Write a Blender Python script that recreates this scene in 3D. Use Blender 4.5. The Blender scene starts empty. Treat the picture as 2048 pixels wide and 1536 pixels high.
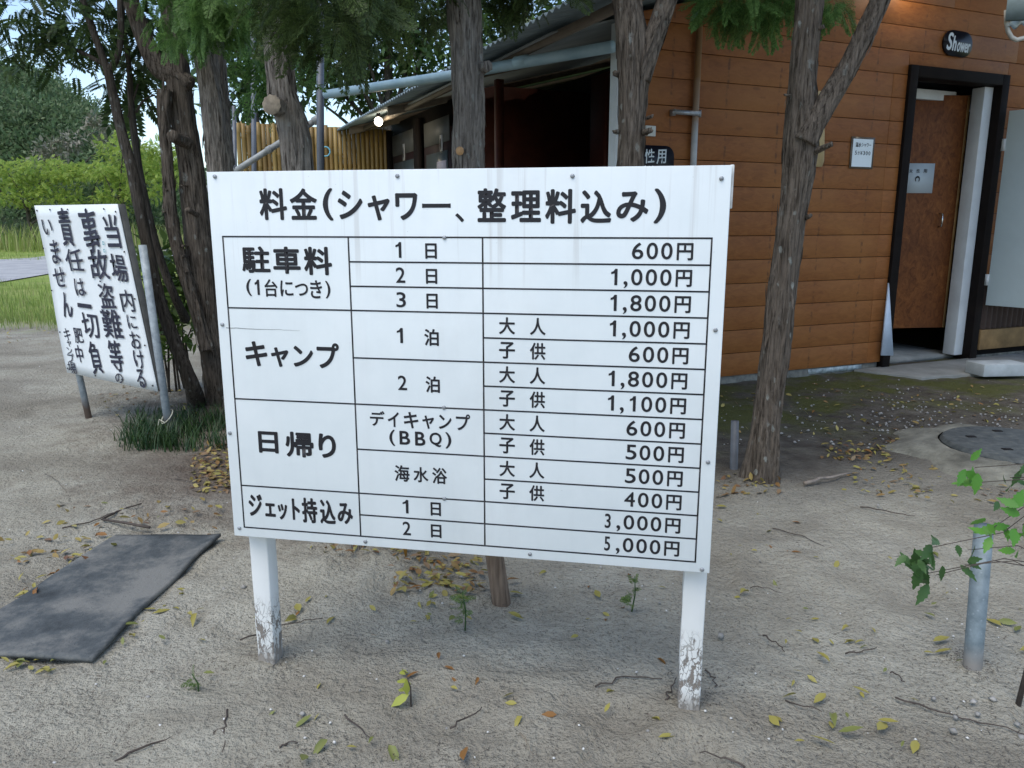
import bpy, math, random
import numpy as np
from mathutils import Vector, noise as mnoise
R = math.radians
rng = np.random.default_rng(7); random.seed(7)
SC = bpy.context.scene
COL = SC.collection
# ------------------------------------------------------------------ camera, sky, sun, exposure
H = 1.05; PITCH = R(11.73); FPX = 1552.0          # camera height, downward pitch, focal length in photo pixels
cd = bpy.data.cameras.new('camera'); cam = bpy.data.objects.new('camera', cd); COL.objects.link(cam)
cam.location = (0, 0, H); cam.rotation_euler = (R(90) - PITCH, 0, 0)
cd.sensor_width = 36; cd.lens = FPX / 2048 * 36; cd.clip_end = 2000; cd.clip_start = 0.02
SC.camera = cam
W = bpy.data.worlds.new('World'); SC.world = W; W.use_nodes = True
wn = W.node_tree; bgn = wn.nodes['Background']
SUN_EL, SUN_AZ = R(62), R(215)                    # azimuth clockwise from +Y: sun behind the camera, to its left
sky = wn.nodes.new('ShaderNodeTexSky'); sky.sky_type = 'NISHITA'; sky.sun_disc = False
sky.sun_elevation = SUN_EL; sky.sun_rotation = SUN_AZ; sky.air_density = 1.0; sky.dust_density = 0.8; sky.ozone_density = 1.0
wn.links.new(sky.outputs[0], bgn.inputs[0]); bgn.inputs[1].default_value = 0.14
sl = bpy.data.lights.new('sun', 'SUN'); sun = bpy.data.objects.new('sun', sl); COL.objects.link(sun)
sl.energy = 1.15; sl.angle = R(45); sl.color = (1.0, 0.95, 0.84)
sd = Vector((math.sin(SUN_AZ) * math.cos(SUN_EL), math.cos(SUN_AZ) * math.cos(SUN_EL), math.sin(SUN_EL)))
sun.rotation_euler = sd.to_track_quat('Z', 'Y').to_euler()
SC.view_settings.view_transform = 'Standard'; SC.view_settings.look = 'None'
SC.view_settings.exposure = 0.9; SC.view_settings.gamma = 1.0
SC.cycles.max_bounces = 6; SC.cycles.transparent_max_bounces = 8; SC.cycles.use_denoising = True

# ------------------------------------------------------------------ helpers
def ray(x, y):
    u = (x - 1024) / FPX; v = (768 - y) / FPX
    return np.array([u, math.cos(PITCH) + v * math.sin(PITCH), -math.sin(PITCH) + v * math.cos(PITCH)])
EYE = np.array([0, 0, H])
def G(x, y, z=0.0):                               # point of the ground seen at a photo pixel
    d = ray(x, y); return EYE + d * ((z - H) / d[2])
def D(x, y, Y):                                   # point at a photo pixel, Y metres ahead
    d = ray(x, y); return EYE + d * (Y / d[1])
def PL(x, y, p0, n):                              # point of a plane
    d = ray(x, y); return EYE + d * (np.dot(np.asarray(p0) - EYE, n) / np.dot(d, n))
def link(o, parent=None):
    COL.objects.link(o)
    if parent is not None: o.parent = parent
    return o
def tag(o, label=None, cat=None, group=None, kind=None):
    if label: o['label'] = label
    if cat: o['category'] = cat
    if group: o['group'] = group
    if kind: o['kind'] = kind
    return o
def empty(name, loc, label, cat, group=None, rz=0):
    o = bpy.data.objects.new(name, None); COL.objects.link(o); o.empty_display_size = .1
    o.location = [float(c) for c in loc]; o.rotation_euler = (0, 0, rz)
    return tag(o, label, cat, group)
def npmesh(name, V, F, mat=None, parent=None, smooth=False, world=True):
    """V (n,3); F list of int arrays (m,k)"""
    V = np.asarray(V, dtype=np.float32)
    if parent is not None and world:
        V = V - np.array(parent_loc(parent), dtype=np.float32)
    me = bpy.data.meshes.new(name)
    F = [np.asarray(f, dtype=np.int32) for f in F if len(f)]
    loops = np.concatenate([f.ravel() for f in F]); sizes = np.concatenate([np.full(len(f), f.shape[1], dtype=np.int32) for f in F])
    starts = np.concatenate([[0], np.cumsum(sizes)[:-1]]).astype(np.int32)
    me.vertices.add(len(V)); me.vertices.foreach_set('co', V.ravel())
    me.loops.add(len(loops)); me.loops.foreach_set('vertex_index', loops)
    me.polygons.add(len(sizes)); me.polygons.foreach_set('loop_start', starts); me.polygons.foreach_set('loop_total', sizes)
    if smooth: me.polygons.foreach_set('use_smooth', np.ones(len(sizes), dtype=bool))
    me.update(calc_edges=True); me.validate()
    if mat: me.materials.append(mat)
    return link(bpy.data.objects.new(name, me), parent)
def parent_loc(p):
    l = Vector((0, 0, 0))
    while p is not None: l = l + p.location; p = p.parent
    return l
class MB:
    def __init__(s): s.v = []; s.f = {}
    def add(s, V, F):
        b = sum(len(x) for x in s.v); s.v.append(np.asarray(V, float))
        for f in F:
            s.f.setdefault(len(f), []).append([i + b for i in f])
    def box8(s, P):                               # 8 points: bottom ring 0-3, top ring 4-7
        s.add(P, [(3, 2, 1, 0), (4, 5, 6, 7), (0, 1, 5, 4), (1, 2, 6, 5), (2, 3, 7, 6), (3, 0, 4, 7)])
    def obox(s, o, a, b, c):                      # origin corner and three edge vectors
        o, a, b, c = map(np.asarray, (o, a, b, c))
        s.box8([o, o + a, o + a + b, o + b, o + c, o + a + c, o + a + b + c, o + b + c])
    def tube(s, pts, rad, seg=10, cap=True):
        pts = [Vector([float(c) for c in p]) for p in pts]; n = len(pts)
        if np.isscalar(rad): rad = [rad] * n
        V = []; t0 = (pts[1] - pts[0]).normalized(); ref = t0.orthogonal().normalized()
        for i, p in enumerate(pts):
            t = (pts[min(i + 1, n - 1)] - pts[max(i - 1, 0)]).normalized()
            ref = (ref - t * ref.dot(t)).normalized(); bi = t.cross(ref)
            for k in range(seg):
                a = 2 * math.pi * k / seg; q = p + (ref * math.cos(a) + bi * math.sin(a)) * rad[i]; V.append(tuple(q))
        F = []
        for i in range(n - 1):
            for k in range(seg):
                k2 = (k + 1) % seg; F.append((i * seg + k, i * seg + k2, (i + 1) * seg + k2, (i + 1) * seg + k))
        s.add(V, F)
        if cap:
            s.f.setdefault(seg, []); b = sum(len(x) for x in s.v) - len(V)
            s.f[seg].append([b + k for k in reversed(range(seg))]); s.f[seg].append([b + (n - 1) * seg + k for k in range(seg)])
    def build(s, name, mat, parent=None, smooth=False, bevel=0):
        o = npmesh(name, np.concatenate(s.v), [np.array(x) for x in s.f.values()], mat, parent, smooth)
        if bevel:
            m = o.modifiers.new('b', 'BEVEL'); m.width = bevel; m.segments = 2; m.limit_method = 'ANGLE'
        return o
def scatter(bv, bf, T):
    """copies of base verts bv (n,3)/faces bf [(m,k)] with transforms T (N,3,4) -> V, F"""
    bv = np.asarray(bv); N = len(T); n = len(bv)
    V = np.einsum('nij,kj->nki', T[:, :, :3], bv) + T[:, None, :, 3]
    F = [(np.asarray(f)[None] + (np.arange(N) * n)[:, None, None]).reshape(-1, np.asarray(f).shape[1]) for f in bf]
    return V.reshape(-1, 3), F
def merge(parts):
    Vs = []; Fs = {}; b = 0
    for V, F in parts:
        Vs.append(V)
        for f in F:
            f = np.asarray(f)
            if len(f): Fs.setdefault(f.shape[1], []).append(f + b)
        b += len(V)
    return np.concatenate(Vs), [np.concatenate(x) for x in Fs.values()]
def frames(N, P, dirs, scale, roll=None):
    """transforms with local x along dirs, random roll"""
    d = dirs / np.linalg.norm(dirs, axis=1, keepdims=True)
    r = rng.normal(size=(N, 3)); y = np.cross(d, r); y /= np.linalg.norm(y, axis=1, keepdims=True)
    if roll is not None:                          # keep z roughly along given normal
        y = np.cross(roll, d); y /= np.linalg.norm(y, axis=1, keepdims=True) + 1e-9
    z = np.cross(d, y)
    T = np.zeros((N, 3, 4)); s = np.asarray(scale).reshape(-1, 1) * np.ones((N, 1))
    T[:, :, 0] = d * s; T[:, :, 1] = y * s; T[:, :, 2] = z * s; T[:, :, 3] = P
    return T
def rand_dirs(N, up=0.0):
    d = rng.normal(size=(N, 3)); d /= np.linalg.norm(d, axis=1, keepdims=True); d[:, 2] += up
    return d / np.linalg.norm(d, axis=1, keepdims=True)

# ------------------------------------------------------------------ materials
class NT:
    def __init__(s, name, rough=0.7, spec=0.3):
        s.m = bpy.data.materials.new(name); s.m.use_nodes = True; s.t = s.m.node_tree
        s.b = s.t.nodes['Principled BSDF']; s.b.inputs['Roughness'].default_value = rough
        s.b.inputs['Specular IOR Level'].default_value = spec
        s._co = {}
    def n(s, typ, **kw):
        nd = s.t.nodes.new(typ)
        for k, v in kw.items(): setattr(nd, k, v)
        return nd
    def l(s, a, b): s.t.links.new(a, b); return s
    def co(s, kind='Object'):
        if 'tc' not in s._co: s._co['tc'] = s.n('ShaderNodeTexCoord')
        return s._co['tc'].outputs[kind]
    def pos(s):
        if 'g' not in s._co: s._co['g'] = s.n('ShaderNodeNewGeometry')
        return s._co['g'].outputs['Position']
    def isl(s):
        s.pos(); return s._co['g'].outputs['Random Per Island']
    def mapv(s, src, scale=(1, 1, 1), rot=(0, 0, 0), loc=(0, 0, 0)):
        m = s.n('ShaderNodeMapping'); s.l(src, m.inputs[0]); m.inputs['Scale'].default_value = scale
        m.inputs['Rotation'].default_value = rot; m.inputs['Location'].default_value = loc; return m.outputs[0]
    def noise(s, vec, scale, detail=4, rough=0.55, dist=0):
        nd = s.n('ShaderNodeTexNoise'); s.l(vec, nd.inputs['Vector']); nd.inputs['Scale'].default_value = scale
        nd.inputs['Detail'].default_value = detail; nd.inputs['Roughness'].default_value = rough; nd.inputs['Distortion'].default_value = dist
        return nd.outputs['Fac']
    def vor(s, vec, scale, feature='F1', out='Distance', rand=1):
        nd = s.n('ShaderNodeTexVoronoi', feature=feature); s.l(vec, nd.inputs['Vector']); nd.inputs['Scale'].default_value = scale
        nd.inputs['Randomness'].default_value = rand; return nd.outputs[out]
    def ramp(s, fac, stops, interp='LINEAR'):
        nd = s.n('ShaderNodeValToRGB'); s.l(fac, nd.inputs[0]); cr = nd.color_ramp; cr.interpolation = interp
        while len(cr.elements) < len(stops): cr.elements.new(0.5)
        for e, (p, c) in zip(cr.elements, stops):
            e.position = p; e.color = (c, c, c, 1) if np.isscalar(c) else (*c, 1)
        return nd.outputs[0]
    def math(s, op, a, b=None, clamp=False):
        nd = s.n('ShaderNodeMath', operation=op); nd.use_clamp = clamp
        for i, v in enumerate((a, b)):
            if v is None: continue
            if np.isscalar(v): nd.inputs[i].default_value = v
            else: s.l(v, nd.inputs[i])
        return nd.outputs[0]
    def sep(s, v):
        nd = s.n('ShaderNodeSeparateXYZ'); s.l(v, nd.inputs[0]); return nd.outputs
    def mix(s, fac, a, b, mode='MIX'):
        nd = s.n('ShaderNodeMix', data_type='RGBA', blend_type=mode)
        for i, v in ((0, fac), (6, a), (7, b)):
            if np.isscalar(v): nd.inputs[i].default_value = v
            elif isinstance(v, tuple): nd.inputs[i].default_value = (*v, 1)
            else: s.l(v, nd.inputs[i])
        return nd.outputs[2]
    def col(s, v):
        if isinstance(v, tuple): s.b.inputs['Base Color'].default_value = (*v, 1)
        else: s.l(v, s.b.inputs['Base Color'])
        return s
    def bump(s, h, dist=0.01, strength=1.0, prev=None):
        nd = s.n('ShaderNodeBump'); s.l(h, nd.inputs['Height']); nd.inputs['Distance'].default_value = dist; nd.inputs['Strength'].default_value = strength
        if prev is not None: s.l(prev, nd.inputs['Normal'])
        s.l(nd.outputs[0], s.b.inputs['Normal']); return nd.outputs[0]
def plain(name, c, rough=.6, var=.15, scale=8, spec=.3, metal=0, bump=0, kind='Object'):
    k = NT(name, rough, spec); f = k.noise(k.co(kind), scale, 6, .6)
    lo = tuple(x * (1 - var) for x in c); hi = tuple(min(1, x * (1 + var)) for x in c)
    k.col(k.ramp(f, [(.3, lo), (.7, hi)])); k.b.inputs['Metallic'].default_value = metal
    if bump: k.bump(k.noise(k.co(kind), scale * 8, 5), bump)
    return k.m
def leafmat(name, cols, trans=.35, rough=.45, spec=.3):
    k = NT(name, rough, spec); c = k.ramp(k.isl(), [(i / max(1, len(cols) - 1), x) for i, x in enumerate(cols)])
    k.col(c)
    tr = k.n('ShaderNodeBsdfTranslucent'); k.l(c, tr.inputs[0]); mx = k.n('ShaderNodeMixShader'); mx.inputs[0].default_value = trans
    out = k.t.nodes['Material Output']; k.l(k.b.outputs[0], mx.inputs[1]); k.l(tr.outputs[0], mx.inputs[2]); k.l(mx.outputs[0], out.inputs[0])
    return k.m
M = {}
# bark: fibrous, vertically streaked, pale lichen spots
def bark(name, dark, light, lichen, seed=0.0):
    k = NT(name, .9, .15); p = k.mapv(k.pos(), (1, 1, .09), loc=(seed, seed, seed))
    f = k.noise(p, 105, 6, .7); f2 = k.noise(k.pos(), 5, 4); f3 = k.noise(k.pos(), 60, 3); fr = k.noise(k.mapv(k.pos(), (1, 1, .04)), 210, 4, .65)
    rg = k.math('ADD', k.math('MULTIPLY', f, .7), k.math('MULTIPLY', fr, .3))
    c = k.ramp(rg, [(.40, dark), (.47, tuple(a * .5 + b * .5 for a, b in zip(dark, light))), (.57, light), (.68, tuple(min(1, x * 1.35) for x in light))])
    c = k.mix(k.ramp(f2, [(.4, 0.0), (.7, .5)]), c, tuple(x * .6 for x in light))
    sp = k.vor(k.mapv(k.pos(), (1, 1, .55), loc=(seed, 0, 0)), 27); big = k.vor(k.mapv(k.pos(), (1, 1, .6), loc=(seed, 3, 0)), 11)
    s1 = k.ramp(k.math('ADD', sp, k.math('MULTIPLY', f3, .55)), [(.42, 1.0), (.5, 0.0)]); s2 = k.ramp(k.math('ADD', big, k.math('MULTIPLY', f3, .6)), [(.36, 1.0), (.46, 0.0)])
    spots = k.math('MULTIPLY', k.math('MAXIMUM', k.math('MULTIPLY', s1, k.ramp(f2, [(.42, 0.0), (.56, 1.0)])), k.math('MULTIPLY', s2, k.ramp(k.noise(k.pos(), 9, 3), [(.5, 0.0), (.58, 1.0)]))), k.ramp(f3, [(.3, .3), (.6, 1.0)]))
    c = k.mix(k.math('MULTIPLY', spots, lichen), c, (.33, .345, .31)); k.col(c)
    k.bump(k.math('ADD', rg, k.math('MULTIPLY', f3, .2)), .016, 1.0)
    return k.m
M['bark_pale'] = bark('bark_pale', (.035, .027, .021), (.30, .265, .225), .6)
M['bark_dark'] = bark('bark_dark', (.024, .018, .013), (.19, .155, .122), .95, 3.1)
M['bark_thin'] = bark('bark_thin', (.025, .02, .016), (.12, .1, .08), .5, 7.7)
M['cutwood'] = plain('cut_wood', (.42, .25, .12), .8, .25, 60)
M['cutwood_grey'] = plain('cut_wood_weathered', (.24, .2, .15), .9, .4, 45)
M['frond'] = leafmat('conifer_sprays', [(.07, .14, .04), (.14, .26, .07), (.23, .38, .11)], .5)
M['frond_dark'] = leafmat('dark_conifer_sprays', [(.035, .056, .017), (.065, .098, .028), (.10, .15, .042)], .4)
M['broad'] = leafmat('broad_leaves', [(.03, .06, .02), (.06, .11, .032), (.11, .18, .055)], .35, .35, .4)
M['pinnate'] = leafmat('pinnate_leaves', [(.03, .055, .02), (.06, .10, .03), (.10, .16, .05)], .45)
M['yellowgreen'] = leafmat('yellow_green_leaves', [(.20, .33, .06), (.34, .47, .10), (.52, .54, .13)], .5)
M['forest'] = leafmat('forest_leaves', [(.06, .105, .05), (.105, .17, .075), (.15, .225, .10), (.22, .26, .14)], .35, .6)
M['pale_leaf'] = leafmat('pale_blossom', [(.14, .17, .1), (.3, .27, .22)], .2, .7)
M['shrub'] = leafmat('shrub_leaves', [(.07, .13, .03), (.13, .21, .05), (.22, .29, .07)], .35)
M['sapling'] = leafmat('sapling_leaves', [(.05, .11, .03), (.08, .16, .05)], .35, .4)
M['sapling_light'] = leafmat('fresh_leaves', [(.09, .26, .04), (.14, .33, .05)], .4, .4)
M['paleweed'] = leafmat('pale_weed_leaves', [(.36, .4, .07), (.48, .5, .1)], .35)
M['liriope'] = leafmat('strap_leaves', [(.012, .035, .012), (.03, .07, .022), (.06, .11, .03)], .2, .4)
M['grass'] = leafmat('grass_blades', [(.16, .24, .05), (.26, .35, .08), (.38, .36, .15)], .35)
M['reed'] = leafmat('tall_grass_blades', [(.2, .28, .06), (.32, .38, .1), (.44, .4, .19)], .3)
M['leaf_y'] = leafmat('fallen_leaf_yellow', [(.27, .24, .06), (.36, .31, .08), (.42, .38, .16)], .15)
M['leaf_g'] = leafmat('fallen_leaf_green', [(.16, .18, .05), (.26, .27, .09)], .15)
M['leaf_b'] = leafmat('fallen_leaf_brown', [(.2, .095, .03), (.33, .16, .04)], .1)
M['litter'] = leafmat('litter_leaves', [(.15, .07, .035), (.28, .17, .06), (.3, .27, .08), (.40, .32, .1), (.2, .11, .05), (.27, .2, .12)], .1)
M['twig'] = plain('twig_wood', (.075, .06, .05), .9, .4, 30)
M['palewood'] = plain('dry_root', (.24, .2, .165), .9, .3, 30)
M['debris'] = leafmat('dark_debris', [(.03, .025, .022), (.07, .058, .048), (.13, .105, .085)], 0, .9)
M['shell'] = plain('shell_bits', (.62, .6, .56), .6, .2, 50)
# ------------------------------------------------------------------ building frame of reference
BC = np.array([0.644, 4.734, 0.0]); E1 = np.array([0.918, 0.396, 0]); E1 /= np.linalg.norm(E1); E2 = np.array([-E1[1], E1[0], 0])
def B(u, v, z): return BC + E1 * u + E2 * v + np.array([0, 0, z])
def FW(x, y, v=0.0):                              # pixel -> (u, z) on the front wall plane at depth v
    p = PL(x, y, B(0, v, 0), E2) - BC; return float(np.dot(p, E1)), float(p[2])
ZUP = np.array([0, 0, 1.0])

# sandy ground: one sheet, fine near the camera
def axis(lo, hi, fine_lo, fine_hi, step):
    a = list(np.arange(fine_lo, fine_hi + 1e-6, step)); s = step; x = fine_hi
    while x < hi: s *= 1.22; x += s; a.append(x)
    s = step; x = fine_lo
    while x > lo: s *= 1.22; x -= s; a.insert(0, x)
    return np.array(a)
MOUNDS = []                                       # x, y, radius, height
def gz(x, y):
    """height of the ground"""
    h = 0.0
    for mx, my, r, a in MOUNDS:
        q = ((x - mx) ** 2 + (y - my) ** 2) / (r * r)
        h = h + a * np.exp(-q)
    return h
MAIN_L, MAIN_R = G(522, 1328), G(1388, 1430)
for p, r, a in ((MAIN_L, .08, .006), (MAIN_R, .09, .006), (G(715, 1100), .28, .05), (G(1520, 972), .22, .035), (G(1945, 1335), .09, .012), (G(440, 800), .5, .05), (G(1000, 1205), .1, .01), (G(960, 1000), .25, .03)):
    MOUNDS.append((p[0], p[1], r, a))
xs = axis(-160, 160, -3.2, 3.2, .028); ys = axis(-60, 260, .7, 6.0, .028)
gx, gy = np.meshgrid(xs, ys); zz = gz(gx, gy)
flat = np.stack([gx.ravel(), gy.ravel()], 1); nz = np.zeros(len(flat))
for i, (x, y) in enumerate(flat):
    if -6 < x < 6 and 0 < y < 9:
        nz[i] = .012 * mnoise.noise((x * 2.2, y * 2.2, 0)) + .008 * mnoise.noise((x * 7, y * 7, 3)) + .005 * mnoise.noise((x * 19, y * 19, 5))
for _ in range(46):                               # old footprints
    p_ = G(random.uniform(-200, 2250), random.uniform(1120, 1700)) if random.random() < .6 else G(random.uniform(-200, 420), random.uniform(700, 1100)); t_ = random.uniform(0, 3.14)
    dx, dy = flat[:, 0] - p_[0], flat[:, 1] - p_[1]; u_, v_ = dx * math.cos(t_) + dy * math.sin(t_), -dx * math.sin(t_) + dy * math.cos(t_)
    q_ = (u_ / .125) ** 2 + (v_ / .05) ** 2; nz += np.where(q_ < 6, -.011 * np.exp(-q_ ** 2) + .005 * np.exp(-(np.sqrt(q_) - 1.4) ** 2 / .06), 0)
GV = np.stack([gx.ravel(), gy.ravel(), zz.ravel() + nz], 1)
nx, ny = len(xs), len(ys); ii = (np.arange(ny - 1)[:, None] * nx + np.arange(nx - 1)[None]).ravel()
k = NT('ground_sand', .95, .1); P = k.pos()
f1 = k.noise(P, 1.3, 5, .6); f2 = k.noise(P, 9, 5, .6); f3 = k.noise(P, 130, 3, .6); f4 = k.noise(P, 420, 2, .6)
sand = k.ramp(f1, [(.3, (.33, .298, .232)), (.5, (.44, .41, .33)), (.72, (.50, .475, .395))])
sand = k.mix(k.ramp(f2, [(.35, .3), (.6, 0.0)]), sand, (.22, .19, .145))
sand = k.mix(k.ramp(f3, [(.34, .5), (.46, 0.0)]), sand, (.14, .12, .09))
sand = k.mix(k.ramp(f4, [(.62, 0.0), (.75, .4)]), sand, (.5, .48, .45))
fp = k.noise(k.mapv(P, (1, 1.6, 1), loc=(7, 1, 0)), .9, 5, .6, .6)
sand = k.mix(k.ramp(fp, [(.45, 0.0), (.62, .55)]), sand, (.215, .19, .15))
# damp mossy soil along the wall
sx = k.sep(P)
vv = k.math('ADD', k.math('MULTIPLY', k.math('SUBTRACT', sx[0], float(BC[0])), float(E2[0])), k.math('MULTIPLY', k.math('SUBTRACT', sx[1], float(BC[1])), float(E2[1])))
uu = k.math('ADD', k.math('MULTIPLY', k.math('SUBTRACT', sx[0], float(BC[0])), float(E1[0])), k.math('MULTIPLY', k.math('SUBTRACT', sx[1], float(BC[1])), float(E1[1])))
vvn = k.math('ADD', vv, k.math('MULTIPLY', k.math('SUBTRACT', f1, .5), 1.2)); vvn = k.math('ADD', vvn, k.math('MULTIPLY', k.math('SUBTRACT', f2, .5), .5))
ds = k.math('ADD', k.math('MULTIPLY', vvn, .5), 1.0)
dsoil = k.math('MULTIPLY', k.ramp(ds, [(.0, 0.0), (.24, 1.0)]), k.ramp(k.math('ADD', k.math('MULTIPLY', uu, .25), .5), [(.28, 0.0), (.42, 1.0)]))
soil = k.ramp(f2, [(.3, (.075, .062, .05)), (.55, (.135, .118, .095)), (.75, (.2, .18, .15))])
moss = k.math('MULTIPLY', k.ramp(k.noise(k.mapv(P, loc=(4, 2, 0)), 2.2, 5, .65), [(.42, 0.0), (.56, .85)]), k.ramp(ds, [(.3, 0.0), (.55, 1.0)]))
soil = k.mix(moss, soil, (.105, .11, .03))
c = k.mix(dsoil, sand, soil)
# brown needle bed under the trees behind the board
def near(x, y, r):
    dd = k.math('ADD', k.math('POWER', k.math('SUBTRACT', sx[0], x), 2.0), k.math('POWER', k.math('SUBTRACT', sx[1], y), 2.0))
    return k.ramp(k.math('ADD', k.math('MULTIPLY', k.math('SQRT', dd), 1 / r), k.math('MULTIPLY', k.math('SUBTRACT', f2, .5), .9)), [(.35, .85), (1.0, 0.0)])
bed = k.math('MAXIMUM', k.math('MAXIMUM', near(-1.35, 4.3, 1.1), near(-.55, 2.75, .55)), k.math('MAXIMUM', near(-.1, 2.9, .5), near(-1.1, 3.3, .8)))
c = k.mix(bed, c, (.15, .115, .09))
# grass field to the far left
gm = k.math('ADD', k.math('MULTIPLY', sx[1], .05), k.math('MULTIPLY', k.math('SUBTRACT', f1, .5), .12))
gm = k.ramp(gm, [(.385, 0.0), (.44, 1.0)])
gcol = k.ramp(k.noise(P, .8, 6, .7), [(.3, (.19, .23, .06)), (.5, (.27, .35, .08)), (.7, (.38, .38, .15))])
c = k.mix(gm, c, gcol)
k.col(c)
hb = k.math('ADD', k.math('MULTIPLY', f3, .5), k.math('MULTIPLY', k.noise(P, 45, 4), 1.0))
k.bump(k.math('ADD', hb, k.math('MULTIPLY', f4, .15)), .024, 1.0)
M['ground'] = k.m
ground = npmesh('ground', GV, [np.stack([ii, ii + 1, ii + nx + 1, ii + nx], 1)], M['ground'], smooth=True)
tag(ground, 'grey sandy camp ground turning to damp soil by the building and grass far away', kind='structure')
# gravel path across the field
k = NT('gravel', .95, .1); f = k.noise(k.pos(), 2, 6, .7); k.col(k.ramp(f, [(.3, (.3, .3, .31)), (.7, (.5, .49, .47))])); k.bump(k.noise(k.pos(), 30, 3), .02)
M['gravel'] = k.m
lo = [G(-330, 610), G(0, 566), G(60, 556), G(280, 516), G(360, 512)]; up = [G(-330, 545), G(0, 520), G(60, 517), G(280, 490), G(360, 489)]
V = []; F = []
for i in range(5):
    V += [lo[i] + [0, 0, .02], up[i] + [0, 0, .02]]
    if i: F.append((2 * i - 2, 2 * i, 2 * i + 1, 2 * i - 1))
tag(npmesh('path', V, [np.array(F)], M['gravel']), 'pale grey gravel path crossing the grass field', kind='structure')

# ------------------------------------------------------------------ lettering
_gc = {}
def glyphs(body, off=0.0):
    key = (body, off)
    if body == '1': return np.array([(.58, 0), (1, 0), (1, 1), (.66, 1), (.40, .86), (0, .80), (0, .69), (.58, .76)]), [(0, 1, 2, 3, 4, 5, 6, 7)], np.array([.28, .72])
    if key not in _gc:
        c = bpy.data.curves.new('txt', 'FONT'); c.body = body; c.offset = off; c.resolution_u = 6
        o = bpy.data.objects.new('txt', c); m = o.to_mesh()
        V = np.array([v.co[:2] for v in m.vertices]); F = [tuple(p.vertices) for p in m.polygons]
        o.to_mesh_clear(); bpy.data.objects.remove(o); bpy.data.curves.remove(c)
        lo, hi = V.min(0), V.max(0); _gc[key] = ((V - lo) / np.maximum(hi - lo, 1e-6), F, hi - lo)
    return _gc[key]
def put(mb, body, o, ex, ey, off=0.0, warp=0.0):
    """text filling the parallelogram at o with edge vectors ex, ey; off thickens the strokes by shifted copies"""
    V, F, dim = glyphs(body)
    V = V.copy()
    if warp:
        s = random.random() * 90
        for i, (a, b) in enumerate(V):
            V[i, 0] += warp * mnoise.noise((a * 1.6, b * 1.6, s)); V[i, 1] += warp * mnoise.noise((a * 1.6, b * 1.6, s + 9)) + .06 * a
            V[i, 0] += warp * .3 * mnoise.noise((a * 7, b * 7, s)); V[i, 1] += warp * .3 * mnoise.noise((a * 7, b * 7, s + 5))
    ex = np.asarray(ex); ey = np.asarray(ey); nrm = np.cross(ex, ey); nrm /= np.linalg.norm(nrm)
    em = np.linalg.norm(ey) / max(dim[1], .55); lx, ly = np.linalg.norm(ex), np.linalg.norm(ey)
    t = off * em; tx, ty = min(t, lx * .2), min(t, ly * .2)
    o = np.asarray(o) + ex * (tx / lx) + ey * (ty / ly); exs = ex * (1 - 2 * tx / lx); eys = ey * (1 - 2 * ty / ly)
    n = 0 if off <= 0 else 8
    for j in range(n + 1):
        d = np.zeros(3)
        if j: a = 2 * math.pi * j / n; d = ex / lx * tx * math.cos(a) + ey / ly * ty * math.sin(a)
        mb.add(o + d + nrm * (j * 2.5e-5) + V[:, :1] * exs + V[:, 1:] * eys, F)

# ------------------------------------------------------------------ the fee board
ang = R(-10.7); BD = np.array([math.cos(ang), math.sin(ang), 0]); BN = np.array([-math.sin(ang), math.cos(ang), 0])   # along, away from viewer
BP = MAIN_R - BN * .034
def bs(x, y):
    p = PL(x, y, BP, BN); return float(np.dot(p - BP, BD)), float(p[2])
def bw(s, z, d=0.0): return BP + BD * s + ZUP * z - BN * d    # d: out of the board towards the viewer
_c = [bs(*p) for p in ((413, 343), (468, 1070), (1465, 331), (1418, 1148))]
S0, S1 = (_c[0][0] + _c[1][0]) / 2, (_c[2][0] + _c[3][0]) / 2; Z0, Z1 = (_c[1][1] + _c[3][1]) / 2, (_c[0][1] + _c[2][1]) / 2
k = NT('board_white', .38, .4); P = k.pos()
f = k.noise(P, 5, 6, .65); st = k.noise(k.mapv(P, (1, 1, .06)), 26, 5, .6)
c = k.ramp(f, [(.3, (.69, .73, .72)), (.7, (.77, .80, .785))])
c = k.mix(k.ramp(st, [(.5, 0.0), (.75, .09)]), c, (.45, .43, .40))
sm = k.noise(k.mapv(P, (1, 1, .5), loc=(3, 0, 0)), 3.2, 6, .7); c = k.mix(k.ramp(sm, [(.52, 0.0), (.72, .14)]), c, (.47, .44, .40))
dr = k.noise(k.mapv(P, (1, 1, .02)), 60, 4, .6); zt = k.sep(P)[2]; c = k.mix(k.math('MULTIPLY', k.ramp(dr, [(.56, 0.0), (.66, .3)]), k.ramp(zt, [(.9, 0.0), (1.1, 1.0)])), c, (.4, .37, .33))
sp = k.vor(P, 55); c = k.mix(k.math('MULTIPLY', k.ramp(sp, [(.02, .5), (.05, 0.0)]), k.ramp(k.noise(P, 11, 2), [(.55, 0.0), (.6, 1.0)])), c, (.12, .11, .1))
k.col(c); k.bump(k.noise(P, 9, 3), .003, .25); M['board'] = k.m
k = NT('post_paint', .7, .25); P = k.pos(); z = k.sep(P)[2]
wv = k.n('ShaderNodeVectorMath', operation='ADD'); k.l(k.mapv(P, (1, 1, .45)), wv.inputs[0]); nz_ = k.n('ShaderNodeTexNoise'); k.l(P, nz_.inputs['Vector']); nz_.inputs['Scale'].default_value = 45; sc_ = k.n('ShaderNodeVectorMath', operation='SCALE'); k.l(nz_.outputs['Color'], sc_.inputs[0]); sc_.inputs['Scale'].default_value = .022; k.l(sc_.outputs[0], wv.inputs[1]); cr = k.vor(wv.outputs[0], 95, 'DISTANCE_TO_EDGE'); f = k.noise(k.mapv(P, (1, 1, .35)), 60, 6, .7); f2 = k.noise(P, 6, 3)
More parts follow.
